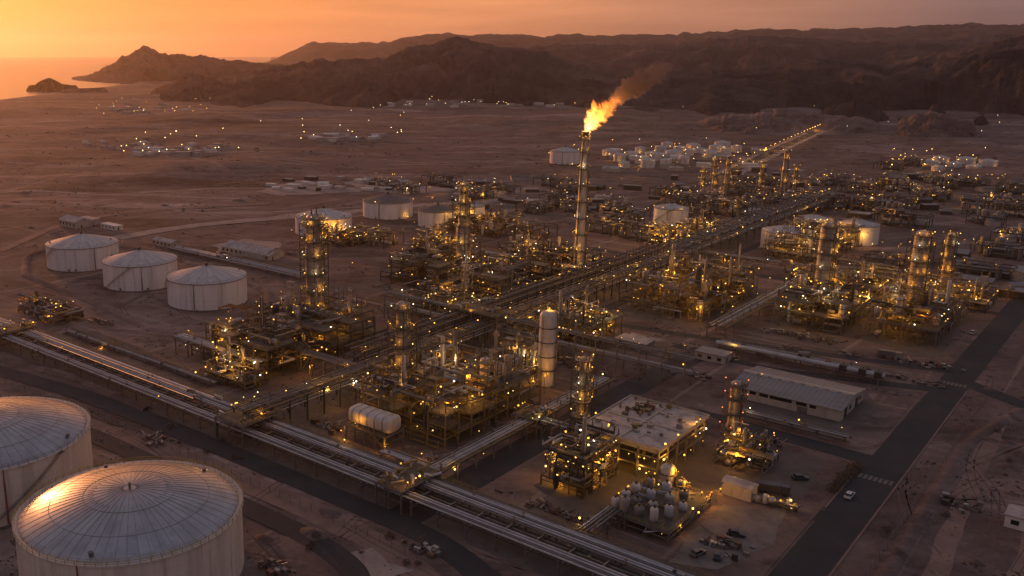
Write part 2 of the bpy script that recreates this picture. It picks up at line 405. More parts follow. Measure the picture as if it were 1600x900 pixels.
def make_ground():
    azs = [math.radians(-75 + 150*i/520) for i in range(521)] + [math.radians(75 + 210*i/40) for i in range(1,40)]
    rs = [0.0]; r = 40.0
    while r < 27000: rs.append(r); r *= 1.021 if 500 < r < 6000 else 1.06
    rs.append(27000)
    v = [(CAM[0], CAM[1], 0.0)]; f = []; na = len(azs)
    for r in rs[1:]:
        for a in azs:
            x = CAM[0] + r*(FWD[0]*math.cos(a)+RGT[0]*math.sin(a)); y = CAM[1] + r*(FWD[1]*math.cos(a)+RGT[1]*math.sin(a))
            v.append((x, y, ground_z(x, y)))
    for j in range(na): f.append((0, 1+(j+1)%na, 1+j))
    for i in range(len(rs)-2):
        b = 1+i*na
        for j in range(na): k = (j+1)%na; f.append((b+j, b+k, b+na+k, b+na+j))
    m = MB(); m.v = v; m.f = f
    return tag(m.build('ground', GROUND, smooth=True, angle=180), 'brown desert plain spreading from the plant to the hills', 'ground', kind='structure')
make_ground()
m = MB(); m.lathe([(26900,-2.5),(0,-2.5)], 96, CAM[0], CAM[1]); m.f = [tuple(reversed(q)) for q in m.f]
tag(m.build('sea', SEA), 'calm sea reflecting the orange evening sky', 'sea', kind='structure')

def hill(name, label, crest, dist, foot, back=None, seed=0, p=1.25, rough=.55, freq=None, nx=400, ny=84, mat=None, js=1.0):
    back = back or dist + (dist-foot)*1.2
    freq = freq or 3.2/(dist-foot)
    x0, x1 = crest[0][0], crest[-1][0]; v = []; f = []
    for i in range(nx+1):
        px = x0 + (x1-x0)*i/nx; py = lerp_table(crest, px)
        edge = min(1, min(i, nx-i)/(nx*.06))
        jit = noise.fractal(Vector((px*.05, seed*9.1, 0)), .8, 2, 5)*3.6 - abs(noise.noise(Vector((px*.11, seed*5.1, 3))))*2.2 + noise.noise(Vector((px*.018, seed*3.3, 5)))*1.2
        D = dist*(1 + .05*noise.noise(Vector((px*.006, seed, 2))))
        c = atd(px, py + jit*js, D); H = max(2, c.z)*edge
        F = foot + (dist-foot)*.45*noise.fractal(Vector((px*.008, seed*2.7, 8)), 1, 2, 3)
        d2 = Vector((c.x-CAM[0], c.y-CAM[1])).normalized(); ed = min(1, min(i, nx-i)/(nx*.14))**.5; F = D-(D-F)*max(.04,ed); bk = D+(back-D)*max(.04,ed)
        for j in range(ny+1):
            s = j/ny
            if s <= .7: q = s/.7; r = F + (D-F)*q; h = q**p
            else: q = max(0.0, 1-(s-.7)/.3); r = D + (bk-D)*(1-q); h = q**1.1
            q = max(0.0, min(1.0, q)); h = max(0.0, h.real if isinstance(h, complex) else h)
            x = CAM[0]+d2.x*r; y = CAM[1]+d2.y*r
            w = Vector((x*freq, y*freq, seed*4.4))
            rg = 1 - abs(noise.fractal(w, .85, 2.15, 6))*1.9
            rg2 = noise.fractal(w*3.1, .7, 2.1, 4)
            k = (1-q)**.75*q**.3*2.0 if s <= .7 else (1-q)
            rd = 1-abs(noise.fractal(w*1.9+Vector((7,3,1)), .75, 2.2, 5))*2
            z = H*(h*(1-.35*rough*k) + rough*k*(rg-.5)*.75 + rough*.34*rd*min(1,q*3)*min(1,(1-q)*9) + .06*rg2*min(1,q*4)*min(1,(1-q)*14))
            v.append((x, y, max(-4, min(z, H*(.34+.66*q)) - 3*(1-min(1,q*8)))))
    for i in range(nx):
        for j in range(ny):
            a = i*(ny+1)+j; f.append((a, a+ny+1, a+ny+2, a+1))
    m = MB(); m.v = v; m.f = f
    return tag(m.build(name, mat or HILL, smooth=True, angle=180), label, 'hills', kind='structure')
hill('headland', 'pointed headland rising from the sea beyond the bay', [(112,124),(130,121),(140,116),(152,111),(165,104),(178,99),(190,90),(202,86),(210,77),(225,73),(238,76),(247,82),(262,86),(275,84),(290,83),(300,88),(320,88),(345,92),(380,96),(430,99),(480,104),(540,112),(600,120)], 4900, 4080, seed=1, p=1.1)
hill('far_hills', 'faint hazy ridge along the horizon', [(380,100),(420,88),(440,79),(470,71),(490,67),(540,66),(590,66),(630,60),(660,55),(690,52),(720,53),(760,55),(800,54),(850,57),(900,53),(960,55),(1040,53),(1100,52),(1160,48),(1200,44),(1260,46),(1330,45),(1400,42),(1450,40),(1510,36),(1560,39),(1600,39),(1750,36),(1950,38)], 9500, 6800, seed=2, p=.9, nx=320)
hill('middle_hills', 'dark middle ridge behind the plain', [(700,90),(780,78),(850,71),(930,69),(1000,70),(1080,65),(1120,60),(1190,55),(1250,60),(1300,63),(1400,67),(1460,64),(1540,56),(1600,50),(1700,48),(1900,50)], 5600, 3600, seed=3, p=1.0)
hill('peaked_hill', 'dark peaked hill standing behind the plain', [(255,146),(300,138),(330,127),(370,117),(430,103),(480,97),(500,90),(520,95),(560,89),(600,92),(615,84),(640,72),(665,69),(690,66),(702,60),(715,56),(728,60),(745,65),(765,71),(800,72),(830,75),(850,80),(870,88),(900,98),(940,112),(980,125),(1040,140)], 3250, 2250, seed=4, p=1.0)
hill('dark_hills', 'dark rugged hills above the lamp-lined road', [(820,165),(860,150),(900,138),(950,124),(1000,118),(1050,110),(1100,113),(1130,108),(1200,104),(1250,94),(1330,93),(1390,99),(1440,88),(1500,78),(1560,64),(1600,54),(1680,50),(1800,46),(1950,55)], 3000, 1900, seed=5, p=1.0)
hill('low_mounds', 'low sandy mound at the foot of the dark hills', [(1090,187),(1150,181),(1190,175),(1215,171),(1240,175),(1290,179),(1340,184),(1380,189)], 1750, 1560, seed=6, p=1, mat=GROUND)
hill('low_mound', 'small brown knoll standing alone on the plain', [(1400,187),(1430,179),(1455,173),(1475,178),(1500,185),(1530,190)], 1700, 1560, seed=7, p=1, mat=GROUND)
hill('foothill', 'rounded foothill in front of the headland', [(235,140),(262,132),(285,118),(300,114),(320,120),(345,128),(372,138)], 2900, 2480, seed=8, p=1)
hill('island', 'small rocky island off the beach', [(40,134),(54,133),(60,128),(70,123),(78,122),(88,126),(96,131),(112,132.5),(124,134)], 3380, 3330, seed=9, p=.8, nx=90, ny=30, js=.35)
hill('reef', 'low dark reef running out into the bay', [(92,140),(110,138.4),(130,137.6),(150,137.2),(168,136.6)], 3120, 3096, seed=10, p=.8, nx=60, ny=16, js=.15)

def build_haze():
    m = MB(); R = 27500
    m.box(CAM[0]-R, CAM[1]-R, -12, CAM[0]+R, CAM[1]+R, 620)
    mt = bpy.data.materials.new('dusty_air'); mt.use_nodes = True; t = mt.node_tree
    for n in list(t.nodes): t.nodes.remove(n)
    p = t.nodes.new('ShaderNodeVolumePrincipled'); p.inputs['Color'].default_value = (.95,.80,.74,1)
    p.inputs['Density'].default_value = HAZE_DENSITY; p.inputs['Anisotropy'].default_value = .72
    o = t.nodes.new('ShaderNodeOutputMaterial'); t.links.new(p.outputs[0], o.inputs['Volume'])
    ob = m.build('haze', mt); tag(ob, 'thin dusty evening air over the plain and the hills', 'haze', kind='stuff')
    ob.display_type = 'WIRE'
build_haze()

# ------------------------------------------------------------------ roads, tracks and pads
def fillet(pts, rad, n=8):
    out = [Vector(pts[0])]
    for a, b, c in zip(pts, pts[1:], pts[2:]):
        a, b, c = Vector(a), Vector(b), Vector(c); d1 = (a-b); d2 = (c-b); r = min(rad, d1.length*.48, d2.length*.48)
        p = b + d1.normalized()*r; q = b + d2.normalized()*r
        for i in range(n+1):
            t = i/n; out.append(p*(1-t)**2 + b*2*t*(1-t) + q*t*t)
    out.append(Vector(pts[-1])); return out
def densify(pts, step):
    out = []
    for a, b in zip(pts, pts[1:]):
        n = max(1, int((b-a).length/step))
        for i in range(n): out.append(a + (b-a)*i/n)
    out.append(pts[-1]); return out
def strip(name, label, cat, pts, width, z, mat, rad=18, jitter=0, follow=False, thick=0.0):
    P = densify(fillet([(p[0], p[1]) for p in pts], rad), 6 if jitter else 12); v = []; f = []
    for i, p in enumerate(P):
        d = (P[min(i+1,len(P)-1)] - P[max(0,i-1)]).normalized(); nn = Vector((-d.y, d.x))
        j1 = jitter*noise.fractal(Vector((p.x*.08, p.y*.08, 1)), 1, 2, 3); j2 = jitter*noise.fractal(Vector((p.x*.08, p.y*.08, 9)), 1, 2, 3)
        for k, w in ((1, width/2+j1), (-1, width/2+j2)):
            q = p + nn*k*w; v.append((q.x, q.y, (ground_z(q.x, q.y) if follow else 0) + z))
    for i in range(len(P)-1): f.append((2*i+1, 2*i+3, 2*i+2, 2*i))
    m = MB(); m.v = v; m.f = f
    return tag(m.build(name, mat), label, cat, kind='structure')
def pad(name, label, cat, x0, y0, x1, y1, h, mat, rad=6, jitter=0.0, base=0.0):
    c = []
    for cx, cy, a0 in ((x1-rad,y1-rad,0),(x0+rad,y1-rad,90),(x0+rad,y0+rad,180),(x1-rad,y0+rad,270)):
        for i in range(9):
            t = math.radians(a0+90*i/8); c.append((cx+rad*math.cos(t), cy+rad*math.sin(t)))
    if jitter:
        P = densify([Vector(p) for p in c+[c[0]]], 3)[:-1]
        c = [(p.x + jitter*noise.fractal(Vector((p.x*.15,p.y*.15,4)),1,2,3), p.y + jitter*noise.fractal(Vector((p.x*.15,p.y*.15,6)),1,2,3)) for p in P]
    n = len(c); m = MB(); m.v = [(x,y,base) for x,y in c] + [(x,y,h) for x,y in c]
    m.f = [tuple(range(n, 2*n))] + [(i,(i+1)%n,n+(i+1)%n,n+i) for i in range(n)]
    return tag(m.build(name, mat), label, cat, kind='structure')
def pad_px(name, label, cat, pts, h, mat, jitter=0.0):
    P = densify([Vector(at(*p)[:2]) for p in pts+[pts[0]]], 4)[:-1]
    c = [(p.x + jitter*noise.fractal(Vector((p.x*.12,p.y*.12,4)),1,2,3), p.y + jitter*noise.fractal(Vector((p.x*.12,p.y*.12,6)),1,2,3)) for p in P]
    n = len(c); m = MB(); m.v = [(x,y,h) for x,y in c]; m.f = [tuple(range(n))]
    o = m.build(name, mat)
    if o.data.polygons[0].normal.z < 0: o.data.flip_normals()
    return tag(o, label, cat, kind='structure')

A = 'road'
strip('service_road', 'dark asphalt road beside the long pipe rack', A, [(-300,-30),(-140,-19),(-75,-9),(0,-6.5),(84,-6.5),(112,-16),(120,-50)], 8, .05, ASPH, 20)
strip('tank_road', 'dark asphalt road curving round behind the near tanks', A, [(-160,-40),(-40,-27),(64,-27),(84,-33),(92,-70)], 7, .05, ASPH, 14)
strip('cross_road', 'dark road passing between the process blocks', A, [(70,-3),(70,40),(71,150),(73,190)], 11, .07, ASPH, 14)
strip('main_road', 'wide dark road along the edge of the plant', A, [(158.5,-190),(158.5,60),(159,200),(160.5,420),(164,900)], 10.5, .09, ASPH, 30)
strip('side_road', 'short side road between pad and warehouse yard', A, [(98,127),(112,119),(158,117)], 8, .065, ASPH, 10)
strip('side_street', 'side road leaving the main road to the east', A, [(156,219),(200,190),(330,120)], 8, .06, ASPH, 10)
strip('yard_road', 'narrow road beyond the warehouse', A, [(60,187),(100,181),(158,200)], 6, .06, ASPH, 10)
strip('yard_entrance', 'short entrance from the main road to the vessel yard', A, [(158,72),(140,66),(118,70)], 7, .075, ASPH, 8)
strip('flare_road', 'road running along the far pipe rack', A, [(12,150),(9,300),(14,640)], 6, .05, ASPH, 20)
strip('back_road', 'road crossing behind the lamp-covered process block', A, [(-180,345),(0,340),(158,334)], 7, .05, ASPH, 20)
strip('block_road', 'road crossing in front of the lamp-covered process block', A, [(2,196),(66,205),(156,226)], 6, .055, ASPH, 20)
# painted bars
def zebra(y, label):
    t = thing('crossing', label, 'road marking', (158.7, y, .095)); t['kind'] = 'structure'
    m = MB()
    for i in range(7): m.box(-4.6+i*1.35, -1.6, .004, -3.7+i*1.35, 1.6, .012)
    m.build('painted_bars', CONC, t)
zebra(104, 'row of pale painted bars across the main road by the yard corner')
zebra(210, 'row of pale painted bars across the main road at the far junction')

def tr(name, label, pts, w, mat=TRACK, jit=.8, z=.03, follow=False): return strip(name, label, 'track', pts, w, z, mat, 25, jit, follow)
tr('dirt_track', 'pale dirt track beside the service road', [(-120,-34),(0,-17),(70,-17),(96,-24)], 9)
tr('sand_road', 'pale sand road behind the three storage tanks', [at(180,372),at(300,352),at(460,338),at(640,322),at(800,312)], 14, PALE, 2)
tr('sand_track', 'sand track running across the plain behind the tank row', [at(0,392),at(90,352),at(200,330),at(420,318)], 7)
tr('plain_track', 'straight track across the empty plain towards the bay', [at(300,248),at(370,278),at(470,292)], 8, follow=True)
tr('ridge_track', 'narrow track over the plain near the far villages', [at(0,300),at(160,262),at(330,246),at(560,232)], 8, follow=True)
tr('road_bank','pale bank carrying the lamp-lined road to the hills',[at(1130,276),at(1225,228),at(1328,182)],26,PALE,1.5,z=.02,follow=True)
tr('lit_road', 'straight road lined with lamps that runs to the hills', [at(1010,330),at(1120,279),at(1225,228),at(1328,182)], 12, ASPH, .5, follow=True)
tr('bank_track', 'sandy track over the open ground beside the main road', [(176,-40),(184,40),(180,110),(178,180)], 5)
tr('open_track', 'curving track on the open ground towards the small hut', [(186,10),(200,70),(196,130),(230,190)], 5)

G = 'ground'
strip('rack_bed', 'dark ground under the front pipe rack', 'ground', [(-290,5.5),(262,5.5)], 17, .042, CONCD, 4, .8)  # strip of darker ground colour along the whole rack
strip('rack_bed', 'dark ground under the wide pipe racks', 'ground', [(-9,14),(-9,640)], 26, .045, CONCD, 4, 1.2)  # darker strip below both wide racks
def tyre_tracks():
    rnd = random.Random(21); m = MB()
    for k in range(110):
        r_ = rnd.random()
        if r_ < .3: p = Vector(at(rnd.uniform(1380,1600), rnd.uniform(560,900))[:2])
        elif r_ < .6: p = Vector(at(rnd.uniform(0,760), rnd.uniform(620,900))[:2])
        else: p = Vector(at(rnd.uniform(0,1500), rnd.uniform(330,640))[:2])
        a = rnd.choice((0, math.pi/2))+rnd.gauss(0,.25); cv = rnd.gauss(0,.012); pts = []
        for i in range(rnd.randint(12,34)):
            pts.append(p.copy()); a += cv+rnd.gauss(0,.02); p = p+Vector((math.cos(a),math.sin(a)))*3
        w = rnd.uniform(.25,.5)
        for off in (-.95,.95):
            b = len(m.v)
            for i, q in enumerate(pts):
                d = (pts[min(i+1,len(pts)-1)]-pts[max(i-1,0)]).normalized(); n_ = Vector((-d.y,d.x))
                for e in (-w/2,w/2): c = q+n_*(off+e); m.v.append((c.x,c.y,.032))
            for i in range(len(pts)-1): m.f.append((b+2*i,b+2*i+2,b+2*i+3,b+2*i+1))
    tag(m.build('tyre_tracks', worn('churned_sand', (.13,.088,.07), .95, 0, .3, .3)), 'wheel ruts pressed into the sand around the plant', 'tracks', kind='stuff')
tyre_tracks()
def kerb(label, pts, w=.45, h=.14):
    P = densify(fillet(pts, 10), 6); m = MB()
    for a, b in zip(P, P[1:]): m.bar((a.x,a.y,h-.06),(b.x,b.y,h-.06),w,.22)
    tag(m.build('kerb', TRACK), label, 'kerb', kind='structure')
kerb('pale kerb along the outer side of the main road', [(164.3,-150),(164.3,205)])
kerb('pale kerb round the vessel yard corner', [(152.9,76),(152.9,112.9),(112,113.2),(100,121)])
kerb('pale kerb round the warehouse yard corner', [(112,123.2),(152.9,122.6),(152.9,186)])
kerb('pale kerb of the vessel yard along the cross road', [(76.2,40),(76.2,108)])
pad('vessel_yard', 'rounded sandy yard holding the roofed building and the vessel skid', G, 76, 18, 152.5, 112.5, .16, GROUND, 9)
pad('warehouse_yard', 'rounded sandy yard around the grey warehouse', G, 80, 123, 152.5, 180, .16, GROUND, 10)
pad_px('concrete_apron', 'pale worn concrete apron in the vessel yard', G, [(1080,830),(1130,790),(1205,800),(1235,770),(1210,850),(1120,893),(1050,880)], .215, CONC, 1.2)
pad_px('concrete_yard', 'grey concrete yard with parked trucks', G, [(1100,740),(1190,700),(1290,720),(1240,800),(1130,775)], .200, CONCD, 1.2)
pad_px('unit_floor', 'dark floor under the roofed building', G, [(830,760),(960,690),(1130,700),(1120,790),(950,830)], .185, CONCD, 1.5)  # floor sheet in the dark concrete tone
pad_px('warehouse_apron', 'dark paved apron beside the warehouse', G, [(1150,640),(1300,690),(1375,640),(1345,600),(1250,620)], .18, CONCD, 1)
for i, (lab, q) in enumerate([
    ('dark ground under the grey column block', [(330,575),(400,612),(585,530),(520,480),(380,510)]),
    ('dark ground under the lamp-lit block behind the bullet tank', [(545,690),(700,700),(850,620),(700,540),(560,600)]),
    ('dark ground under the tall two-step column', [(610,480),(730,520),(850,450),(720,410)]),
    ('dark ground under the flare stack', [(780,440),(900,480),(985,425),(900,385),(800,400)]),
    ('dark ground under the lamp-covered block', [(955,490),(1095,520),(1200,455),(1080,415)]),
    ('dark ground under the first tall eastern column', [(1195,510),(1300,545),(1390,490),(1290,450)]),
    ('dark ground under the second tall eastern column', [(1345,530),(1460,560),(1520,480),(1400,460)]),
    ('dark ground under the deck beside the white column', [(850,510),(930,540),(970,500),(900,470)])]):
    pad_px('dark_ground', lab, G, q, .04 + .004*i, CONCD, 3)  # flat sheets coloured darker than the sand around them
for lab, q in [('pale bare gravel patch behind the grey column block', [(330,385),(380,374),(440,378),(430,402),(360,400)]),
               ('pale gravel patch near the flare stack', [(735,425),(790,408),(850,420),(800,440)]),
               ('pale gravel by the crossing pipe rack', [(950,535),(985,520),(1040,530),(1010,548)]),
               ('pale salt patch beside the rack crossing', [(645,722),(690,708),(720,716),(690,730)]),
               ('pale bare patch on the plain beyond the tanks', [(400,300),(460,282),(600,284),(560,300),(440,306)]),
               ('pale bank below the curving tank road', [(545,860),(580,862),(640,890),(600,910),(555,905)]),
               ('bright patch in the salt flat behind the tanks', [(560,297),(660,290),(720,296),(640,304)])]:
    pad_px('gravel_patch', lab, G, q, .035, PALE, 4)

# ------------------------------------------------------------------ storage tanks
def tank(label, x, y, r, h, seed=0, near=False, group=None, lamps=0, roof='cone', detail=True, paint=None, stair_az=None, roofmat=None):
    rnd = random.Random(seed); t = thing('storage_tank', label, 'storage tank', (x,y,0), group)
    n = 96 if near else (56 if detail else 28)
    MB().lathe([(r,0),(r,h),(r*.985,h),(r*.985,h-.3)], n).build('shell', paint or (TANKF if near else TANKP), t, smooth=True)
    rise = r*(.20 if near else .26)
    prof = [(r*.984,h-.02)] + [(r*.984*(1-k/10), h + rise*((1-(1-k/10)**2)**1.0 if near else (k/10)*.92+.08*(1-(1-k/10)**2))) for k in range(1,11)]
    MB().lathe(prof, n).build('roof', roofmat or (ROOFT if near else ROOFS), t, smooth=True, angle=50)
    zr = lambda q: h + rise*(1-q*q) if near else h + rise*((1-q)*.92+.08*(1-q*q))
    if detail:
        m = MB(); nr = 60 if near else 20
        for i in range(nr):
            a = 2*math.pi*i/nr; q0 = .06 if i % 2 == 0 else .33
            pts = [(r*.98*q*math.cos(a), r*.98*q*math.sin(a), zr(q)+.02) for q in ([q0+(.99-q0)*k/7 for k in range(8)])]
            w = .13 if near else .13
            for p, q in zip(pts, pts[1:]): m.bar(p, q, w, .08)
        if near:
            for q in (.42,.72):
                pts = [(r*.98*q*math.cos(2*math.pi*k/72), r*.98*q*math.sin(2*math.pi*k/72), zr(q)+.03) for k in range(73)]
                for p, s in zip(pts, pts[1:]): m.bar(p, s, .12, .07)
        m.build('roof_rib', ROOFRIB if near else STEEL, t)
        MB().ring(0,0,h-.35,h+.02,r+.003,r+.3,n).build('rim_girder', TANKF if near else STEEL, t)
        MB().ring(0,0,0,.35,r+.004,r+.55,n).build('base_ring', CONC, t)
        if near: MB().ring(0,0,h+.05,h+.13,r-.75,r+.42,n).build('rim_walkway', VESSELW, t)
        m = MB(); npost = 72 if near else 36; rr = r+(.36 if near else .22); hw_ = .10 if near else .07
        for i in range(npost):
            a = 2*math.pi*i/npost; m.bar((rr*math.cos(a),rr*math.sin(a),h),(rr*math.cos(a),rr*math.sin(a),h+1.1),hw_)
            if near: m.bar(((r-.7)*math.cos(a),(r-.7)*math.sin(a),h+.1),((r-.7)*math.cos(a),(r-.7)*math.sin(a),h+1.1),.06)
        for z in (h+.55,h+1.1):
            pts = [(rr*math.cos(2*math.pi*k/npost), rr*math.sin(2*math.pi*k/npost), z) for k in range(npost+1)]
            for p, q in zip(pts, pts[1:]):
                m.bar(p, q, .09 if near else .06)
                if near: k_ = (r-.7)/rr; m.bar((p[0]*k_,p[1]*k_,z), (q[0]*k_,q[1]*k_,z), .05)
        m.build('railing', RAILM if rnd.random() < .3 else STEEL, t)
        # spiral stair
        a0 = math.radians(stair_az) if stair_az is not None else rnd.uniform(0,6.28); span = h*1.35/r; m = MB(); ns = int(h/.28)
        for i in range(ns):
            a = a0 + span*i/ns; z = h*(i+.5)/ns; c, s = math.cos(a), math.sin(a)
            m.bar(((r+.05)*c,(r+.05)*s,z), ((r+1.0)*c,(r+1.0)*s,z), .28, .05)
        for z in (-.1,1.0):
            pts = [((r+1.0)*math.cos(a0+span*k/16),(r+1.0)*math.sin(a0+span*k/16), h*k/16+z) for k in range(17)]
            m.tube(pts, .06, 4)
        m.build('stair', STEEL, t)
        a1 = a0+span; m = MB(); c, s = math.cos(a1), math.sin(a1)
        m.box((r+.3)*c-1,(r+.3)*s-1,h-.15,(r+.3)*c+1,(r+.3)*s+1,h-.05)
        m.build('landing', GRATE, t)
        m = MB(); m.lathe([(.3 if near else .8,zr(0)-.3),(.3 if near else .8,zr(0)+.7),(.45 if near else .9,zr(0)+.75),(.35 if near else .7,zr(0)+1.1),(.001,zr(0)+1.5)],10)
        m.build('roof_vent', DARK if not near else STEEL, t)
        for k in range(3 if near else 2):
            a = rnd.uniform(0,6.28); q = rnd.uniform(.8,.92)
            MB().lathe([(.45,zr(q)-.2),(.45,zr(q)+.5),(.6,zr(q)+.5),(.6,zr(q)+.6),(.001,zr(q)+.62)],10, r*q*math.cos(a), r*q*math.sin(a)).build('roof_hatch', STEEL, t)
        av = math.atan2(CAM[1]-y, CAM[0]-x)
        for k in range(2):
            a = av + rnd.uniform(-.9,.9); d = Vector((math.cos(a),math.sin(a),0))
            MB().tube([d*(r-.05)+Vector((0,0,1.2)), d*(r+.5)+Vector((0,0,1.2))], .5, 12).tube([d*(r+.5)+Vector((0,0,1.2)), d*(r+.6)+Vector((0,0,1.2))], .65, 12).build('manway', STEEL, t)
        a = av + rnd.uniform(-.5,.5); d = Vector((math.cos(a),math.sin(a),0)); e = Vector((-d.y,d.x,0))
        MB().tube([d*(r+.25)+Vector((0,0,h+.2)), d*(r+.25)+Vector((0,0,.8)), d*(r+2)+Vector((0,0,.8))+e*3], .16, 6).build('foam_pipe', RED if near else PIPED, t)
    for k in range(lamps):
        a = math.atan2(CAM[1]-y, CAM[0]-x) + rnd.uniform(-1.6,1.6)
        if rnd.random() < .5: lamp(t, ((r+.3)*math.cos(a),(r+.3)*math.sin(a),h+1.3), rnd, light=(k % 3 == 0), dim=True)
        else: lamp(t, ((r+2.6)*math.cos(a),(r+2.6)*math.sin(a),2.2), rnd, light=(k % 3 == 0), dim=True)
    return t
p = at(205,793,16); tank('huge cream dome-roofed tank at the front, pink light on its roof', p.x, p.y, metres(171,p), 16, 1, True, stair_az=205)
p = at(-22,676,16); tank('huge cream tank partly outside the frame behind the front dome tank', p.x, p.y, metres(155,p), 16, 2, True, stair_az=330)
DROOF = worn('dark_roof_sheet', (.12,.105,.095), .6, .1, .2, .3)
GR3 = 'three white tanks beside the scrap yard'
for i, (lab, px, py, hw, h, az) in enumerate([
    ('white cone-roofed tank closest to the pipe rack in the row of three', 325,470,61,13.2,200),
    ('white cone-roofed tank in the middle of the row of three', 221,442,56.5,13.2,260),
    ('white cone-roofed tank at the seaward end of the row of three', 131,413,54,13.2,230)]):
    p = at(px,py); tank(lab, p.x, p.y, metres(hw,p), h, 10+i, group=GR3, stair_az=az)
for i, (lab, px, py, hw, h, lp) in enumerate([
    ('pale tank half hidden behind the tall grey column', 506,363,44,12,4),
    ('pale cone-roofed tank with a dark roof, behind the yellow lamps', 606,337,39,12,5),
    ('pale dark-roofed tank standing beside the two-step column', 684,352,31,11.5,5),
    ('pale tank peeping out behind the two-step column', 738,344,19,11,3),
    ('white tank by the far pipe rack beyond the flare', 1047,352,26,13,6),
    ('broad lamp-lit tank in front at the eastern tank group', 1226,388,36,11.5,14),
    ('lamp-lit tank standing behind the broad eastern tank', 1268,370,28,12.5,10),
    ('lamp-lit tank beside the first tall eastern column', 1338,379,30,12.5,8),
    ('lone white tank behind the flare tip on the far plain', 882,255,23,14,2)]):
    p = at(px,py); tank(lab, p.x, p.y, metres(hw,p), h, 30+i, lamps=lp, roofmat=DROOF if 'dark' in lab else None)
FT = 'tanks of the far tank farm'
rnd = random.Random(77)
for i, (px,py,hw) in enumerate([(952,243,9),(968,252,10),(985,247,11),(1003,255,10),(1000,240,9),(1020,250,12),(1032,240,11),(1042,233,10),(1052,247,12),(1062,238,11),(1075,244,10),(1083,233,10),(1095,240,11),(1108,246,12),(1120,238,12),(1133,243,10),(1128,232,9),(1012,262,9),(1040,259,10),(1068,256,10),(975,262,8),(1150,238,8)]):
    p = at(px,py); tank('small pale tank in the crowded far tank farm beyond the flare', p.x, p.y, metres(hw,p)*rnd.uniform(.8,1.35), rnd.uniform(5.5,9), 60+i, group=FT, detail=False, lamps=3 if i % 2 else 2, paint=TANKS)
FE = 'tanks of the far eastern tank farm'
for i, (px,py,hw) in enumerate([(1451,262,12),(1470,256,10),(1489,266,10),(1508,258,12),(1520,270,10),(1543,262,12),(1464,271,8)]):
    p = at(px,py); tank('small lamp-lit tank in the far eastern tank farm', p.x, p.y, metres(hw,p)*1.1, 7.5, 90+i, group=FE, detail=False, lamps=5, paint=TANKS)

# ------------------------------------------------------------------ pipe racks
def pipe_rack(name, label, axis, a0, a1, tiers, seed, step=9, pipes_mat=None, lamps=0, posts=None, fat=None):
    """axis 'x' or 'y'; tiers: list of (z, [(offset, r, material), ...], c0, c1)."""
    rnd = random.Random(seed); t = thing(name, label, 'pipe rack', (0,0,0))
    P = (lambda a, c, z: (a, c, z)) if axis == 'x' else (lambda a, c, z: (c, a, z))
    n = max(1, int(abs(a1-a0)/step))
    for i in range(n+1):
        a = a0 + (a1-a0)*(i+.25)/(n+.5); m = MB(); top = max(q[0] for q in tiers)
        c0 = min(q[2] for q in tiers); c1 = max(q[3] for q in tiers)
        for c in ([c0, c1] if c1-c0 < 11 else [c0, (c0+c1)/2, c1]): m.bar(P(a,c,0), P(a,c,top-.2), .42)
        for z, pp, d0, d1 in tiers: m.bar(P(a,d0-.5,z-.3), P(a,d1+.5,z-.3), .36, .4)
        if i % 3 == 0: m.bar(P(a,c0,.3), P(a,c1,top-.4), .16)
        m.build('trestle', STEEL if seed % 2 else DARK, t)
    m = MB(); top = max(q[0] for q in tiers)
    for c in (c0, c1): m.bar(P(a0,c,top-.75), P(a1,c,top-.75), .2, .26)
    m.build('side_beam', DARK, t)
    for z, pp, d0, d1 in tiers:
        for off, r, mt in pp:
            pts = [P(a0 + rnd.uniform(0,1), off, z+r)]
            if rnd.random() < .25 and abs(a1-a0) > 60:   # an expansion loop
                am = a0 + (a1-a0)*rnd.uniform(.2,.8); sg = 1 if a1 > a0 else -1; hh = rnd.uniform(1,2)
                pts += [P(am,off,z+r), P(am+.3*sg,off,z+r+hh), P(am+4*sg,off,z+r+hh), P(am+4.3*sg,off,z+r)]
            pts.append(P(a1 - rnd.uniform(0,1), off, z+r))
            MB().tube(pts, r, 8).build('pipe', mt, t, smooth=True, angle=60)
    for k in range(min(60, int(abs(a1-a0)/6))):        # valves and clamps on the pipes
        z, pp, d0, d1 = rnd.choice(tiers); off, r, mt = rnd.choice(pp); a = rnd.uniform(a0,a1)
        q = P(a,off,z+r); v = MB().box(q[0]-r*1.3,q[1]-r*1.3,q[2]-r*1.2,q[0]+r*1.3,q[1]+r*1.3,q[2]+r*1.3); v.bar((q[0],q[1],q[2]+r), (q[0],q[1],q[2]+r+.9), .12).box(q[0]-.4,q[1]-.4,q[2]+r+.9,q[0]+.4,q[1]+.4,q[2]+r+1.0)
        v.build('valve', rnd.choice((DARK,OLIVE,PIPER)), t)
    if abs(a1-a0) > 45:                                # catwalk along one side
        c = c1+.7; MB().box(*[min(u,v) for u,v in zip(P(a0,c-.4,top+.25),P(a1,c+.4,top+.33))], *[max(u,v) for u,v in zip(P(a0,c-.4,top+.25),P(a1,c+.4,top+.33))]).build('catwalk', GRATE, t)
        m = MB(); n = int(abs(a1-a0)/2.5)
        for i in range(n+1):
            a = a0+(a1-a0)*i/n; m.bar(P(a,c+.36,top+.3), P(a,c+.36,top+1.4), .06)
        for hh in (.85,1.4): m.bar(P(a0,c+.36,top+hh), P(a1,c+.36,top+hh), .05)
        m.build('handrail', RAILM if seed % 2 else STEEL, t)
    for k in range(lamps):
        a = a0 + (a1-a0)*(k+rnd.uniform(.1,.9))/lamps
        lamp(t, P(a, rnd.choice((c0-.4,c1+.4,(c0+c1)/2)), top + rnd.choice((1.7,1.7,-1.4))), rnd, light=(k % 4 == 0), dim=True)
    return t
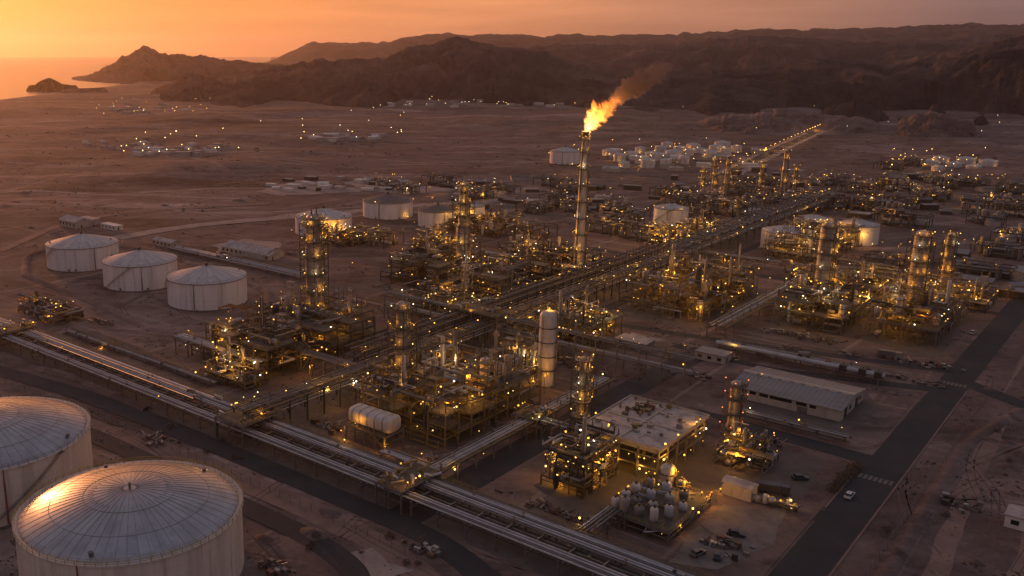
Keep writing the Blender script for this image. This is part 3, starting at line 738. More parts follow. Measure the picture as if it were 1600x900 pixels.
def lanes(c0, c1, n, seed, big=.34, mats=(PIPE,PIPE,PIPED)):
    rnd = random.Random(seed); return [(c0+(c1-c0)*(i+.5)/n, rnd.uniform(.5,1)*big, rnd.choice(mats)) for i in range(n)]
# the long front rack: a near band, a lower middle band and a far band
pipe_rack('pipe_rack', 'long front pipe rack of silver pipes crossing below the whole plant', 'x', -290, 262,
          [(4.6, [(-1.3,.27,PIPE),(-.3,.22,PIPED),(.6,.30,PIPE),(1.8,.26,PIPE),(6.6,.2,PIPED),(7.7,.26,PIPE),(8.7,.3,PIPE),(9.8,.24,PIPED),(10.7,.32,PIPE),(11.7,.24,PIPE),(12.4,.18,PIPED)], -1.6, 12.6), (3.1, [(2.6,.2,DARK),(3.6,.22,PIPED),(4.6,.2,PIPER),(5.6,.26,PIPED),(7,.2,DARK),(9,.2,PIPER)], -1.6, 12.6)], 1, 9, lamps=8)
pipe_rack('pipe_rack', 'wide two-tier pipe rack running from the front rack past the flare to the hills', 'y', 1.5, 330,
          [(6.4, lanes(-6.5,2,6,4,.32,(PIPED,STEEL,PIPER,DARK,PIPE)), -7, 2.4), (9.6, lanes(-6,1.5,5,5,.28,(PIPED,DARK,PIPED)), -7, 2.4)], 2, 8, lamps=34)
pipe_rack('pipe_rack', 'second rack running side by side with the wide rack, standing a little higher', 'y', 68, 330,
          [(7.6, lanes(-21,-11,6,24,.34,(PIPED,PIPED,DARK,PIPER)), -21.5, -10.5), (11.2, lanes(-20.5,-11,5,25,.3,(PIPED,DARK,PIPER)), -21.5, -10.5)], 6, 8, lamps=22)
pipe_rack('pipe_rack', 'far end of the wide pipe rack beyond the flare', 'y', 334, 640,
          [(7.0, lanes(-18,2,10,6,.42,(PIPED,PIPED,PIPE)), -18.5, 2.4), (10.5, lanes(-17,1,6,7,.4,(PIPED,DARK)), -18.5, 2.4)], 4, 14, lamps=36)
pipe_rack('pipe_rack', 'narrow rack with gold-lit pipes beside the cross road', 'y', 13.5, 118,
          [(5.2, lanes(61.5,66.5,5,8,.34,(PIPE,PIPED)), 61, 67)], 3, 9, lamps=8)
pipe_rack('pipe_rack', 'short pipe bridge from the narrow rack to the roofed building', 'x', 68, 86,
          [(5.6, lanes(66,70,4,9,.3,(PIPED,PIPE)), 65.6, 70.4)], 5, 8, lamps=4)
pipe_rack('pipe_rack', 'pipe rack crossing over behind the white column', 'x', -62, 88,
          [(6.0, lanes(138,143.5,5,10,.4,(PIPED,PIPED,PIPE)), 137.6,144), (11.4, lanes(138.5,143,3,31,.4,(PIPED,)), 137.6,144)], 7, 9, lamps=12)
pipe_rack('pipe_rack', 'low rack carrying fat silver pipes beyond the warehouse', 'x', 76, 140,
          [(3.0, [(190.5,.95,PIPE),(193.2,.75,PIPED),(195.2,.5,PIPE),(197,.4,PIPED)], 189.5, 197.6)], 9, 8, lamps=3)
pipe_rack('pipe_rack', 'low rack of thin silver pipes beside the warehouse road', 'x', 109, 146,
          [(2.6, lanes(123.5,126.8,4,12,.34,(PIPE,PIPED)), 123.2,127)], 11, 8, lamps=3)
q0 = at(288,521,7); q1 = at(412,566,7)
pipe_rack('pipe_rack', 'gold-lit pipe arm reaching out of the grey column block', 'x', q0.x, q1.x,
          [(7.0, lanes(q1.y-2.5,q1.y+2.5,5,13,.32,(PIPE,PIPED)), q1.y-3, q1.y+3)], 13, 8, lamps=8)
pipe_rack('pipe_rack', 'branch rack leaving the front rack towards the sea', 'y', -92, -3,
          [(5.0, lanes(-158,-152,5,14,.4,(PIPED,PIPE)), -158.5,-151.5)], 15, 9, lamps=3)
pipe_rack('pipe_rack', 'short low rack of pipes beside the bullet tank', 'x', 41, 62,
          [(2.4, lanes(19.5,23.5,5,15,.36,(PIPE,PIPED)), 19,24)], 17, 6, lamps=1)
q0 = at(262,392); q1 = at(480,436)
pipe_rack('pipe_rack', 'low ground pipes running behind the three tanks', 'x', q0.x, q1.x,
          [(1.6, lanes(q1.y-5,q1.y+5,6,16,.45,(PIPED,PIPE)), q1.y-5.4, q1.y+5.4)], 19, 12, lamps=3)
q0 = at(492,575,6); q1 = at(580,612,6)
pipe_rack('pipe_rack', 'gold-lit pipe arm between wide rack and bullet tank block', 'x', 1.5, q1.x,
          [(6.4, lanes(q1.y-2.6,q1.y+2.6,5,18,.32,(PIPE,PIPED)), q1.y-3, q1.y+3)], 21, 8, lamps=7)
q0 = at(1060,395,6); q1 = at(1180,425,6)
pipe_rack('pipe_rack', 'pipe rack passing behind the lamp-covered block', 'x', 2, 150,
          [(6.0, lanes(349,356,6,20,.4,(PIPED,)), 348.5,356.5)], 23, 11, lamps=14)
pipe_rack('pipe_rack', 'pipe rack leading into the foot of the flare stack', 'x', -140, -20,
          [(6.5, lanes(262,268,5,21,.4,(PIPED,PIPE)), 261.5,268.5)], 25, 10, lamps=10)
pipe_rack('pipe_rack', 'pipe rack between lamp-covered block and first eastern column', 'y', 205, 340,
          [(6.0, lanes(66,73,5,22,.4,(PIPED,PIPE)), 65.5,73.5)], 27, 10, lamps=10)
pipe_rack('pipe_rack', 'pipe rack along the far side of the eastern columns', 'x', 80, 156,
          [(5.5, lanes(366,371,5,23,.4,(PIPED,)), 365.5,371.5)], 29, 10, lamps=9)

# ------------------------------------------------------------------ process blocks
def railing(m, pts, z, step=2.0):
    for a, b in zip(pts, pts[1:]):
        a = Vector((*a, z)); b = Vector((*b, z)); n = max(1, int((b-a).length/step))
        for i in range(n+1):
            p = a + (b-a)*i/n; m.bar(p, p+Vector((0,0,1.1)), .06)
        for h in (.55, 1.1): m.bar(a+Vector((0,0,h)), b+Vector((0,0,h)), .05)
def process_block(label, x0, y0, x1, y1, levels, seed, bay=7.0, nv=8, nh=8, npipe=26, nlamp=40, cover=.6, avoid=(), steel=DARK, lights=7, tall=1.0, fill=True, name='process_unit', deckmat=GRATE):
    rnd = random.Random(seed); t = thing(name, label, 'process unit', (x0,y0,0)); W = x1-x0; D = y1-y0
    nx = max(1, round(W/bay)); ny = max(1, round(D/bay)); bx = W/nx; by = D/ny
    nv = int(nv*1.5); nh = int(nh*1.4); npipe = min(100, int(npipe*1.9)); nlamp = int(nlamp*2.0)
    cells = {(i,j): (len(levels) if rnd.random() < .55 else 1) for i in range(nx) for j in range(ny) if fill or rnd.random() < .75}
    if not fill:
        for k in list(cells): cells[k] = rnd.choice((0,1,2,2,3))
    L2 = lambda i, j: max([cells.get((i+a,j+b),0) for a in (-1,0) for b in (-1,0)])
    m = MB()
    for i in range(nx+1):
        for j in range(ny+1):
            k = L2(i,j)
            if k: m.bar((i*bx,j*by,0),(i*bx,j*by,levels[min(k,len(levels))-1]-.16),.36)
    for li, z in enumerate(levels):
        for i in range(nx+1):
            for j in range(ny+1):
                if i < nx and max(cells.get((i,j),0), cells.get((i,j-1),0)) > li: m.bar((i*bx,j*by,z-.32),((i+1)*bx,j*by,z-.32),.24,.36)
                if j < ny and max(cells.get((i,j),0), cells.get((i-1,j),0)) > li: m.bar((i*bx,j*by,z-.32),(i*bx,(j+1)*by,z-.32),.24,.36)
                if li == 0 and i < nx and j in (0,ny) and rnd.random() < .35 and cells.get((i,min(j,ny-1)),0): m.bar((i*bx,j*by,.4),((i+1)*bx,j*by,z-.5),.15)
                if li == 0 and i < nx and cells.get((i,min(j,ny-1)),0): m.bar((i*bx,j*by,z*.55),((i+1)*bx,j*by,z*.55),.18,.22)
    m.build('steel_frame', steel, t)
    for li, z in enumerate(levels):
        for (i,j), k in cells.items():
            if k > li and rnd.random() < cover: MB().box(i*bx+.13,j*by+.13,z-.13,(i+1)*bx-.13,(j+1)*by-.13,z-.02).build('deck', deckmat, t)
        for (i,j), k in cells.items():
            if k > li:
                for a, b, p, q in ((0,-1,(i,j),(i+1,j)),(0,1,(i,j+1),(i+1,j+1)),(-1,0,(i,j),(i,j+1)),(1,0,(i+1,j),(i+1,j+1))):
                    if cells.get((i+a,j+b),0) <= li:
                        m = MB(); railing(m, [(p[0]*bx,p[1]*by),(q[0]*bx,q[1]*by)], z); m.build('handrail', RAILM if (seed+li) % 3 else steel, t)
    def spot():
        for _ in range(20):
            x = rnd.uniform(.06,.94)*W; y = rnd.uniform(.06,.94)*D
            if all(math.hypot(x+x0-ax, y+y0-ay) > ar for ax, ay, ar in avoid): break
        k = cells.get((min(nx-1,int(x/bx)), min(ny-1,int(y/by))), 0)
        return x, y, (levels[min(k,len(levels))-1] if k and rnd.random() < .7 else 0.0)
    for k in range(nv):
        x, y, z = spot(); r = rnd.uniform(.6,1.7); h = rnd.uniform(3,8)*tall
        if k % 3 == 0: r = rnd.uniform(.35,.75); h = rnd.uniform(7,13)*tall
        m = MB().drum((x,y,z+.6),(x,y,z+.6+h),r,12); m.lathe([(r*.8,z),(r*.8,z+1.0)],10,x,y)
        v = m.build('vessel', rnd.choice((VESSEL,COLM,COLM,STEEL,DARK,VESSELW)), t, smooth=True)
        if rnd.random() < .6:
            m = MB(); zt = z+.6+h*rnd.uniform(.7,.9); m.ring(x,y,zt,zt+.08,r+.05,r+.9,14)
            for q in range(10):
                a = q*.628; m.bar((x+(r+.85)*math.cos(a),y+(r+.85)*math.sin(a),zt),(x+(r+.85)*math.cos(a),y+(r+.85)*math.sin(a),zt+1.05),.05)
            m.ring(x,y,zt+1.0,zt+1.06,r+.82,r+.88,14)
            m.build('platform', rnd.choice((RAILM,DARK)), v)
        m = MB(); a = rnd.uniform(0,6.28); m.tube([(x,y,z+h+.5),(x,y,z+h+1.2),(x+r*1.5*math.cos(a),y+r*1.5*math.sin(a),z+h+1.2),(x+r*1.5*math.cos(a),y+r*1.5*math.sin(a),z+.5)],.14,6); m.build('vapour_pipe', rnd.choice((PIPE,PIPED)), v)
    for k in range(nh):
        x, y, z = spot(); r = rnd.uniform(.5,1.15); l = rnd.uniform(3,7); d = Vector((1,0,0)) if rnd.random() < .5 else Vector((0,1,0))
        c = Vector((x,y,z+r+.7)); v = MB().drum(c-d*l/2, c+d*l/2, r, 12).build('heat_exchanger', rnd.choice((VESSEL,COLM,STEEL,DARK,PIPED,VESSELW)), t, smooth=True)
        for s in (-.3,.3):
            b = c+d*l*s; MB().box(b.x-.45,b.y-.45,z,b.x+.45,b.y+.45,z+.75).build('saddle', CONC, v)
    for k in range(npipe):
        x, y, z = spot(); z = z or rnd.uniform(.6, levels[0]-.8); z += rnd.uniform(.3,3.0); p = Vector((x,y,z)); pts = [p.copy()]; ax = rnd.randrange(2)
        for q in range(rnd.randint(2,5)):
            d = Vector((0,0,0))
            if q % 2 == 0 or rnd.random() < .4: d[ax] = rnd.choice((-1,1))*rnd.uniform(4,14); ax = 1-ax
            else: d.z = rnd.choice((-1,1))*rnd.uniform(1.2,4)
            p = p + d; p.x = max(0,min(W,p.x)); p.y = max(0,min(D,p.y)); p.z = max(.5,min(levels[-1]+6.5,p.z))
            if (p-pts[-1]).length > .5: pts.append(p.copy())
        if len(pts) > 1: MB().tube(pts, rnd.choice((.12,.16,.2,.28,.34)), 6).build('pipe', rnd.choice((PIPE,PIPED,PIPED,PIPER,OLIVE,DARK,STEEL)), t, smooth=True, angle=60)
    for k in range(max(3,nh)):
        x, y, z = spot(); a = rnd.uniform(.5,1.4); b = rnd.uniform(.5,1.4); h = rnd.uniform(.8,2.2)
        m = MB().box(x-a,y-b,z,x+a,y+b,z+h*.6); m.box(x-a*.6,y-b*.6,z+h*.6,x+a*.5,y+b*.5,z+h); m.tube([(x-a,y,z+h*.3),(x-a-1.2,y,z+h*.3)],.3,8)
        m.build('pump', rnd.choice((DARK,OLIVE,VESSEL)), t)
    for k in range(max(2, int(W*D/130))):              # air coolers and small access towers
        x, y, z = spot()
        if k % 2:
            a, b = rnd.uniform(2,3.4), rnd.uniform(1.6,2.6); z = z or levels[0]; m = MB().box(x-a,y-b,z+1.7,x+a,y+b,z+2.7)
            for u in (-1,1):
                for v in (-1,1): m.bar((x+u*(a-.2),y+v*(b-.2),z),(x+u*(a-.2),y+v*(b-.2),z+1.75),.22)
            m.lathe([(1.2,z+2.69),(1.25,z+3.3),(1.1,z+3.3),(1.1,z+2.9)],12,x-a*.45,y); m.lathe([(1.2,z+2.69),(1.25,z+3.3),(1.1,z+3.3),(1.1,z+2.9)],12,x+a*.45,y)
            m.build('air_cooler', rnd.choice((STEEL,DARK,VESSEL)), t)
        else:
            hh = rnd.uniform(6,13)*tall; m = MB(); a = rnd.uniform(1.3,2.2)
            for u in (-1,1):
                for v in (-1,1): m.bar((x+u*a,y+v*a,z),(x+u*a,y+v*a,z+hh),.2)
            zz = z+2.4
            while zz < z+hh+.1:
                for u in (-1,1): m.bar((x-a,y+u*a,zz),(x+a,y+u*a,zz),.16); m.bar((x+u*a,y-a,zz),(x+u*a,y+a,zz),.16); m.bar((x-a,y+u*a,zz-2.3),(x+a,y+u*a,zz),.1)
                m.box(x-a,y-a,zz+.08,x+a,y+a*.3,zz+.15); zz += 2.5
            m.build('access_tower', rnd.choice((steel,DARK,STEEL)), t)
    m = MB(); z = levels[0]; sx = W*.5; n = int(z/.22)
    for i in range(n): m.box(sx+i*.26-.13,-1.3,z*(i+.5)/n-.03,sx+i*.26+.13,-.2,z*(i+.5)/n+.02)
    for s in (-1.3,-.2): m.bar((sx,s,.8),(sx+n*.26,s,z+.9),.07)
    m.build('stair', steel, t)
    for k in range(min(nlamp,100)):
        x, y, z = spot(); r = rnd.random()
        if r < .35:                                   # on the outer edge
            if rnd.random() < .5: x = rnd.choice((-.2,W+.2))
            else: y = rnd.choice((-.2,D+.2))
            z = rnd.choice(levels)+1.4
        elif r < .85: z = (z or levels[0]) + rnd.uniform(2,6.5)
        else: z = levels[0]-1.2
        lamp(t, (x,y,z), rnd, light=(k % lights == 0))
    return t

pt = {k: at(*v) for k, v in dict(t490=(493,520), t725=(722,440), t628=(628,640), d855=(852,602), flare=(903,430), r1=(1278,492), r2=(1422,505), r3=(1470,478), s905=(905,690), s1145=(1142,692)).items()}
av = lambda *ks: tuple((pt[k].x, pt[k].y, 5.5) for k in ks)
process_block('dark steel block on tall legs around the thick grey column', -82, 44, -36, 112, [5.2,8.8,12.4], 101, 7.4, 12, 16, 56, 62, .85, av('t490'), lights=9)
process_block('small gold-lit skid below the grey column block', -60, 31, -34, 42, [3.2], 102, 5, 3, 5, 14, 14, .8, lights=7, steel=OLIVE)
process_block('lamp-lit block on short legs behind the bullet tank, around the slim column', 12, 37, 53, 92, [4.6,8.4,12.2], 103, 6.9, 20, 14, 80, 96, .55, av('t628'), lights=7, steel=OLIVE)
process_block('pale cluster of vessels and ducts behind the lamp-lit block', 16, 104, 37, 124, [3.5], 104, 6, 12, 8, 20, 12, .5, av('d855'), lights=7, steel=STEEL, deckmat=VESSELW, tall=.8)
process_block('dark block around the foot of the two-step column', -108, 190, -30, 236, [6,9.8,13.6], 105, 8, 12, 14, 50, 66, .8, av('t725'), lights=9)
process_block('golden deck block just behind the white column', 4, 158, 36, 186, [5.5,9], 106, 7, 8, 8, 26, 46, .9, lights=7, steel=OLIVE)
process_block('dark block around the foot of the flare stack', -78, 245, -24, 300, [6,10], 107, 8, 14, 12, 44, 62, .5, av('flare'), lights=9)
process_block('sprawling block covered in lamps between the wide rack and the east columns', 14, 226, 56, 300, [5,9,13], 108, 7, 34, 16, 80, 100, .35, (), lights=7, tall=1.25, fill=False, steel=OLIVE)
process_block('tall-legged deck under the first eastern column', 80, 247, 109, 300, [7.5,12], 109, 7.2, 10, 10, 34, 56, .9, av('r1'), lights=7, steel=STEEL)
process_block('tall-legged deck under the second eastern column', 117, 254, 144, 320, [7.5,12], 110, 7.2, 12, 10, 34, 56, .8, av('r2','r3'), lights=7, steel=STEEL)
process_block('open lamp-lit steel frame at the corner of the cross road', 87.5, 37, 101, 56, [3.6,7.4,10.6], 111, 5.2, 4, 5, 34, 44, .6, av('s905'), lights=16, steel=DARK)
q = at(500,372); process_block('lamp-lit low block between the back tanks and the grey column', q.x, q.y-14, q.x+36, q.y+8, [5], 112, 8, 9, 8, 22, 44, .5, lights=7, fill=False, steel=OLIVE)
q = at(650,392); process_block('lamp-lit low block before the dark-roofed tank', q.x, q.y-6, q.x+36, q.y+18, [5,8], 113, 8, 10, 8, 26, 52, .5, lights=7, fill=False, steel=OLIVE)
process_block('lamp-lit low block in front of the broad eastern tank', 60, 322, 104, 346, [5], 114, 8, 8, 8, 20, 36, .5, lights=4, fill=False)
process_block('dim block beyond the flare beside the white tank', -40, 360, -20, 440, [6,9], 115, 9, 14, 8, 30, 56, .5, lights=4, fill=False)
process_block('dim block beside the far end of the wide rack', 22, 380, 60, 470, [6,10], 116, 9, 14, 8, 30, 50, .5, lights=4, fill=False)
q = at(80,475); process_block('low heap-like skid of rusty pipework beside the front rack', q.x+2, q.y-18, q.x+36, q.y-4, [2.6], 117, 6, 6, 10, 40, 10, .4, lights=7, fill=False, steel=OLIVE, tall=.5)
process_block('cluttered block between two-step column and wide rack', -62, 150, -24, 182, [5,8.5], 118, 8, 8, 10, 34, 30, .7, lights=9)
process_block('dark block between the flare and the far dark sheds', -190, 330, -130, 372, [5], 119, 9, 10, 8, 20, 26, .5, lights=4, fill=False)
process_block('low pipework beside the concrete yard of the vessel skid', 119, 84, 133, 98, [3], 120, 5, 5, 6, 16, 14, .4, lights=7, fill=False, steel=STEEL)
process_block('low pipework behind the second eastern column', 108, 330, 150, 360, [4.5], 121, 8, 10, 8, 20, 30, .4, lights=4, fill=False)

# ------------------------------------------------------------------ columns and stacks
def column(name, label, cat, p, prof, plats, mat, lamps_per=4, seed=0, kind=None, ladder_az=-90, lit=True, platmat=DARK, rise=1.35, lattice=False):
    rise += .35
    rnd = random.Random(seed); t = thing(name, label, cat, (p.x,p.y,0))
    H = prof[-1][1]; R = lambda z: lerp_table([(b,a) for a,b in prof], z)
    MB().lathe([(r,z) for r,z in prof] + [(prof[-1][0]*.7,H+prof[-1][0]*.32),(prof[-1][0]*.3,H+prof[-1][0]*.46),(0,H+prof[-1][0]*.5)], 26).build('shell', mat, t, smooth=True, angle=40)
    m = MB(); z = 2.0
    while z < H-1:
        m.ring(0,0,z,z+.14,R(z)+.003,R(z)+.12,26); z += rnd.uniform(3.2,4.6)
    m.build('band', mat, t)
    MB().lathe([(prof[0][0]*1.22,0),(prof[0][0]*1.22,.6),(prof[0][0]*1.02,.7)],26).build('plinth', CONC, t)
    for i, z in enumerate(plats):
        r = R(z); w = rise
        pl = MB().ring(0,0,z,z+.16,r+.02,r+w,26).build('platform', GRATE if platmat is DARK else platmat, t)
        m = MB(); n = 18; rr = r+w-.06
        for k in range(n):
            a = 2*math.pi*k/n; m.bar((rr*math.cos(a),rr*math.sin(a),z+.16),(rr*math.cos(a),rr*math.sin(a),z+1.3),.07)
        for h in (.7,1.28):
            for k in range(n):
                a = 2*math.pi*k/n; b = 2*math.pi*(k+1)/n; m.bar((rr*math.cos(a),rr*math.sin(a),z+h),(rr*math.cos(b),rr*math.sin(b),z+h),.06)
        for k in range(8):
            a = 2*math.pi*k/8; m.bar((r*math.cos(a),r*math.sin(a),z-1.1),((r+w-.2)*math.cos(a),(r+w-.2)*math.sin(a),z-.02),.1)
        m.build('railing', platmat, pl)
        if lit:
            a0 = rnd.uniform(0,6.28)
            for k in range(lamps_per):
                a = a0 + 6.28*k/lamps_per + rnd.uniform(-.4,.4); lamp(t, ((r+w+.15)*math.cos(a),(r+w+.15)*math.sin(a),z+1.6), rnd, kind, light=(k % 2 == 0), size=1, dim=True)
    if lattice:
        q = prof[0][0]*.72+1.5; m = MB(); zs = []; z = 2.5
        while z < H*.97: zs.append(z); z += 3.1
        cs = [(q,q),(-q,q),(-q,-q),(q,-q)]
        for x, y in cs: m.bar((x,y,0),(x,y,zs[-1]),.26)
        for i, z in enumerate(zs):
            for (a, b), (c, d) in zip(cs, cs[1:]+cs[:1]):
                m.bar((a,b,z),(c,d,z),.17)
                if i: m.bar((a,b,zs[i-1]) if i%2 else (c,d,zs[i-1]), (c,d,z) if i%2 else (a,b,z), .11)
        m.build('lattice', DARK, t)
    for k, az in enumerate((ladder_az, ladder_az+100, ladder_az+150)):
        a = math.radians(az); c, s = math.cos(a), math.sin(a)
        if k == 0:
            m = MB(); q = Vector((-s,c,0))*.3; zz = [i*1.5 for i in range(int(H/1.5))]
            for sgn in (1,-1):
                m.tube([Vector(((R(z)+.7)*c,(R(z)+.7)*s,z))+q*sgn for z in (0,H*.33,H*.66,H)], .07, 4)
            for z in zz: m.bar(Vector(((R(z)+.7)*c,(R(z)+.7)*s,z))+q, Vector(((R(z)+.7)*c,(R(z)+.7)*s,z))-q, .07)
            m.build('ladder', DARK, t)
        else:
            z1 = H*(1.02 if k == 1 else .8); rr = lambda z: R(min(z,H))+.55+.15*k
            m = MB().tube([(R(H)*.4*c,R(H)*.4*s,z1), (rr(z1)*c,rr(z1)*s,z1)] + [(rr(z)*c,rr(z)*s,z) for z in (H*.66,H*.33,1.0)], .22+.06*k, 8)
            m.build('riser_pipe', PIPED, t, smooth=True, angle=60)
    return t
column('distillation_column', 'thick grey column ringed by gallery lamps, standing on the dark block', 'distillation column', pt['t490'],
       [(3.9,0),(3.9,14),(3.7,15),(3.7,38),(3.3,39),(3.3,50),(3.0,52)], [12,19,26.5,34.5,41,48,51], COLM, 6, 1, lattice=True)
m = MB(); [m.tube([(x,y,51.5),(x,y,54.5+k)],.28,6) for k,(x,y) in enumerate(((-1.5,.5),(0,-1.2),(1.2,.8)))]; 
o = [c for c in bpy.data.objects if c.name.startswith('distillation_column')][0]; m.build('vent_pipe', DARK, o)
column('distillation_column', 'tall column narrowing in two steps, gold lamps around its galleries', 'distillation column', pt['t725'],
       [(3.7,0),(3.7,16),(3.5,17),(3.5,30),(2.6,31.5),(2.6,44),(2.3,45),(2.3,53)], [13,21,30.5,36,43,49,52], COLM, 6, 2, rise=1.5, lattice=True)
column('distillation_column', 'slim pale column rising out of the lamp-lit block by the bullet tank', 'distillation column', pt['t628'],
       [(2.7,0),(2.7,9),(2.3,10),(2.3,30),(2.0,31),(2.0,38)], [9.5,16,23,29.5,36], COLM, 4, 3, lattice=True)
column('white_column', 'smooth white column standing alone beside the cross road', 'column', pt['d855'],
       [(3.05,0),(3.05,27.0),(2.8,27.8)], [6.5], VESSELW, 3, 4, rise=.7, lit=False)
m = MB()
for z in (11.5,17,22.5): m.ring(0,0,z,z+.3,3.055,3.25,26)
o = [c for c in bpy.data.objects if c.name.startswith('white_column')][0]; m.build('dark_band', DARK, o)
lamp(o, (0,.5,29.6), random.Random(1), 0, True, 2); MB().bar((0,.5,27.6),(0,.5,29.4),.25).tube([(-.8,0,28.2),(-.8,0,30.2)],.3,8).build('top_vent', DARK, o)
column('distillation_column', 'first tall eastern column, gold light up one side', 'distillation column', pt['r1'],
       [(3.6,0),(3.6,14),(3.2,15),(3.2,42),(2.8,43)], [9,16,22.5,29.5,36.5,42.5], COLM, 5, 5, lattice=True)
column('distillation_column', 'second tall eastern column with a wide foot and gold-lit side', 'distillation column', pt['r2'],
       [(4.4,0),(4.4,8),(3.2,11),(3.2,40),(2.7,42)], [10,17,23,29,35.5,41], COLM, 5, 6, lattice=True)
column('distillation_column', 'thin dark column behind the second eastern column', 'distillation column', pt['r3'],
       [(1.8,0),(1.8,35),(1.5,36)], [10,17,24,30,35], COLM, 4, 7, lattice=True)
column('lattice_stack', 'short slim stack over the open steel frame by the cross road', 'stack', pt['s905'],
       [(1.35,0),(1.35,14),(1.1,15),(1.1,28)], [9,14,19,24,27.5], COLM, 3, 8, kind=None, platmat=STEEL, lattice=True)
column('warning_stack', 'short stack with red lamps between roofed building and warehouse', 'stack', pt['s1145'],
       [(2.0,0),(2.0,6),(1.7,7),(1.7,20)], [5,10,15,19.5], VESSEL, 3, 9, kind=3)
for i, (lab, px, py, top, r) in enumerate([('thin far column, western one of a pair beyond the white tank', 1114,306,247,1.7), ('thin far column, eastern one of a pair beyond the white tank', 1133,306,243,1.7),
        ('lone thin far column beside the lamp-lined road', 1222,306,233,2.2), ('short far column with lamps by the far rack', 1096,300,262,1.5), ('dim far column half hidden by the lone far column', 1240,300,258,1.5),
        ('far slim column near the lamp-lined road start', 1187,300,252,1.4)]):
    p = at(px,py); h = 120*(1-(top-82)/(py-82)); column('far_column', lab, 'column', p, [(r,0),(r,h*.6),(r*.8,h*.65),(r*.8,h)], [h*.3,h*.55,h*.8,h*.97], COLM, 3, 40+i)
# small process columns in the lamp-covered block and around
for i, (lab, px, py, top, r) in enumerate([('thin column with stacked lamps at the edge of the lamp-covered block', 1056,460,405,.9), ('thin column with white lamps in the lamp-covered block', 1138,455,408,.9),
        ('thin column with three lamps behind the lamp-covered block', 1123,452,398,.8), ('brown stub column in the lamp-covered block', 1086,470,412,1.3), ('slim stub column beside the golden deck block', 695,560,527,1.5),
        ('stub column beside the grey column block', 455,520,470,1.0), ('yellow-lit stub column at the edge of the wide rack', 995,440,412,.9), ('dim stub column beside the dim far block', 1152,340,310,1.3)]):
    p = at(px,py); h = 120*(1-(top-82)/(py-82)); column('process_column', lab, 'column', p, [(r,0),(r,h*.7),(r*.85,h*.75),(r*.85,h)], [h*.5,h*.8,h*.98], COLM, 2, 60+i, rise=.9)

# the flare
fp = pt['flare']; FH = 77.0
ft = column('flare_stack', 'very tall tapering flare stack with the flame at its tip', 'flare stack', fp,
       [(3.1,0),(3.0,14),(2.7,16),(2.4,35),(2.05,52),(1.75,66),(1.45,FH)], [14,23,32,41,50,59,68,75], VESSELW, 4, 20, rise=1.1)
m = MB()
for k in range(3):
    a = 2*math.pi*k/3+.6; m.tube([(3.9*math.cos(a),3.9*math.sin(a),0),(2.3*math.cos(a),2.3*math.sin(a),FH-3)],.24,6)
    for z in range(6,74,6):
        q = (3.9+(2.3-3.9)*z/FH); b = a+2*math.pi/3; q2 = (3.9+(2.3-3.9)*(z+6)/FH)
        m.bar((q*math.cos(a),q*math.sin(a),z),(q*math.cos(b),q*math.sin(b),z),.14); m.bar((q*math.cos(a),q*math.sin(a),z),(q2*math.cos(b),q2*math.sin(b),z+6),.11)
m.build('lattice', DARK, ft)
MB().lathe([(1.5,FH-.5),(1.9,FH+.5),(2.3,FH+2.0),(2.0,FH+2.1),(1.5,FH+.8)],18).build('flare_tip', DARK, ft)

wind = Vector((RGT[0],RGT[1],0))*.95 + Vector((FWD[0],FWD[1],0))*.1
def plume(name, mat, ctrl, seed, amp, nseg=60, nr=28):
    """closed lofted body along a curved path; ctrl: (distance downwind, height, radius)"""
    m = MB(); base = Vector((fp.x,fp.y,FH+1.6)); rows = []
    side = Vector((-wind.y, wind.x, 0)).normalized()
    for i in range(nseg+1):
        t = i/nseg*(len(ctrl)-1); k = min(int(t), len(ctrl)-2); f = t-k; f = f*f*(3-2*f)
        a, b = ctrl[k], ctrl[k+1]; d = a[0]+(b[0]-a[0])*f; h = a[1]+(b[1]-a[1])*f; r = a[2]+(b[2]-a[2])*f
        c = base + wind*d + Vector((0,0,h)); t2 = Vector((wind.x*.72, wind.y*.72, .69)); up = t2.cross(side).normalized()
        row = []
        for j in range(nr):
            q = 2*math.pi*j/nr; n = side*math.cos(q) + up*math.sin(q); p = c + n*r
            dsp = noise.fractal(p*.22*(4/max(3,r*1.2))+Vector((seed,0,0)), .7, 2.1, 4)*amp*r
            row.append(len(m.v)); m.v.append(tuple(p + n*dsp + t2*dsp*.5))
        rows.append(row)
    for A_, B_ in zip(rows, rows[1:]):
        for j in range(nr): k = (j+1)%nr; m.f.append((A_[j],A_[k],B_[k],B_[j]))
    m.f.append(tuple(rows[0][::-1])); m.f.append(tuple(rows[-1]))
    return m.build(name, mat)
def vol_coord(t):
    g = nnode(t, 'ShaderNodeNewGeometry'); s = nnode(t, 'ShaderNodeVectorMath', operation='SUBTRACT'); s.inputs[1].default_value = (fp.x,fp.y,FH+1.6)
    t.links.new(g.outputs['Position'], s.inputs[0])
    dt = nnode(t, 'ShaderNodeVectorMath', operation='DOT_PRODUCT'); ax = (wind+Vector((0,0,.9))).normalized(); dt.inputs[1].default_value = ax
    t.links.new(s.outputs[0], dt.inputs[0]); return s.outputs[0], dt.outputs['Value']
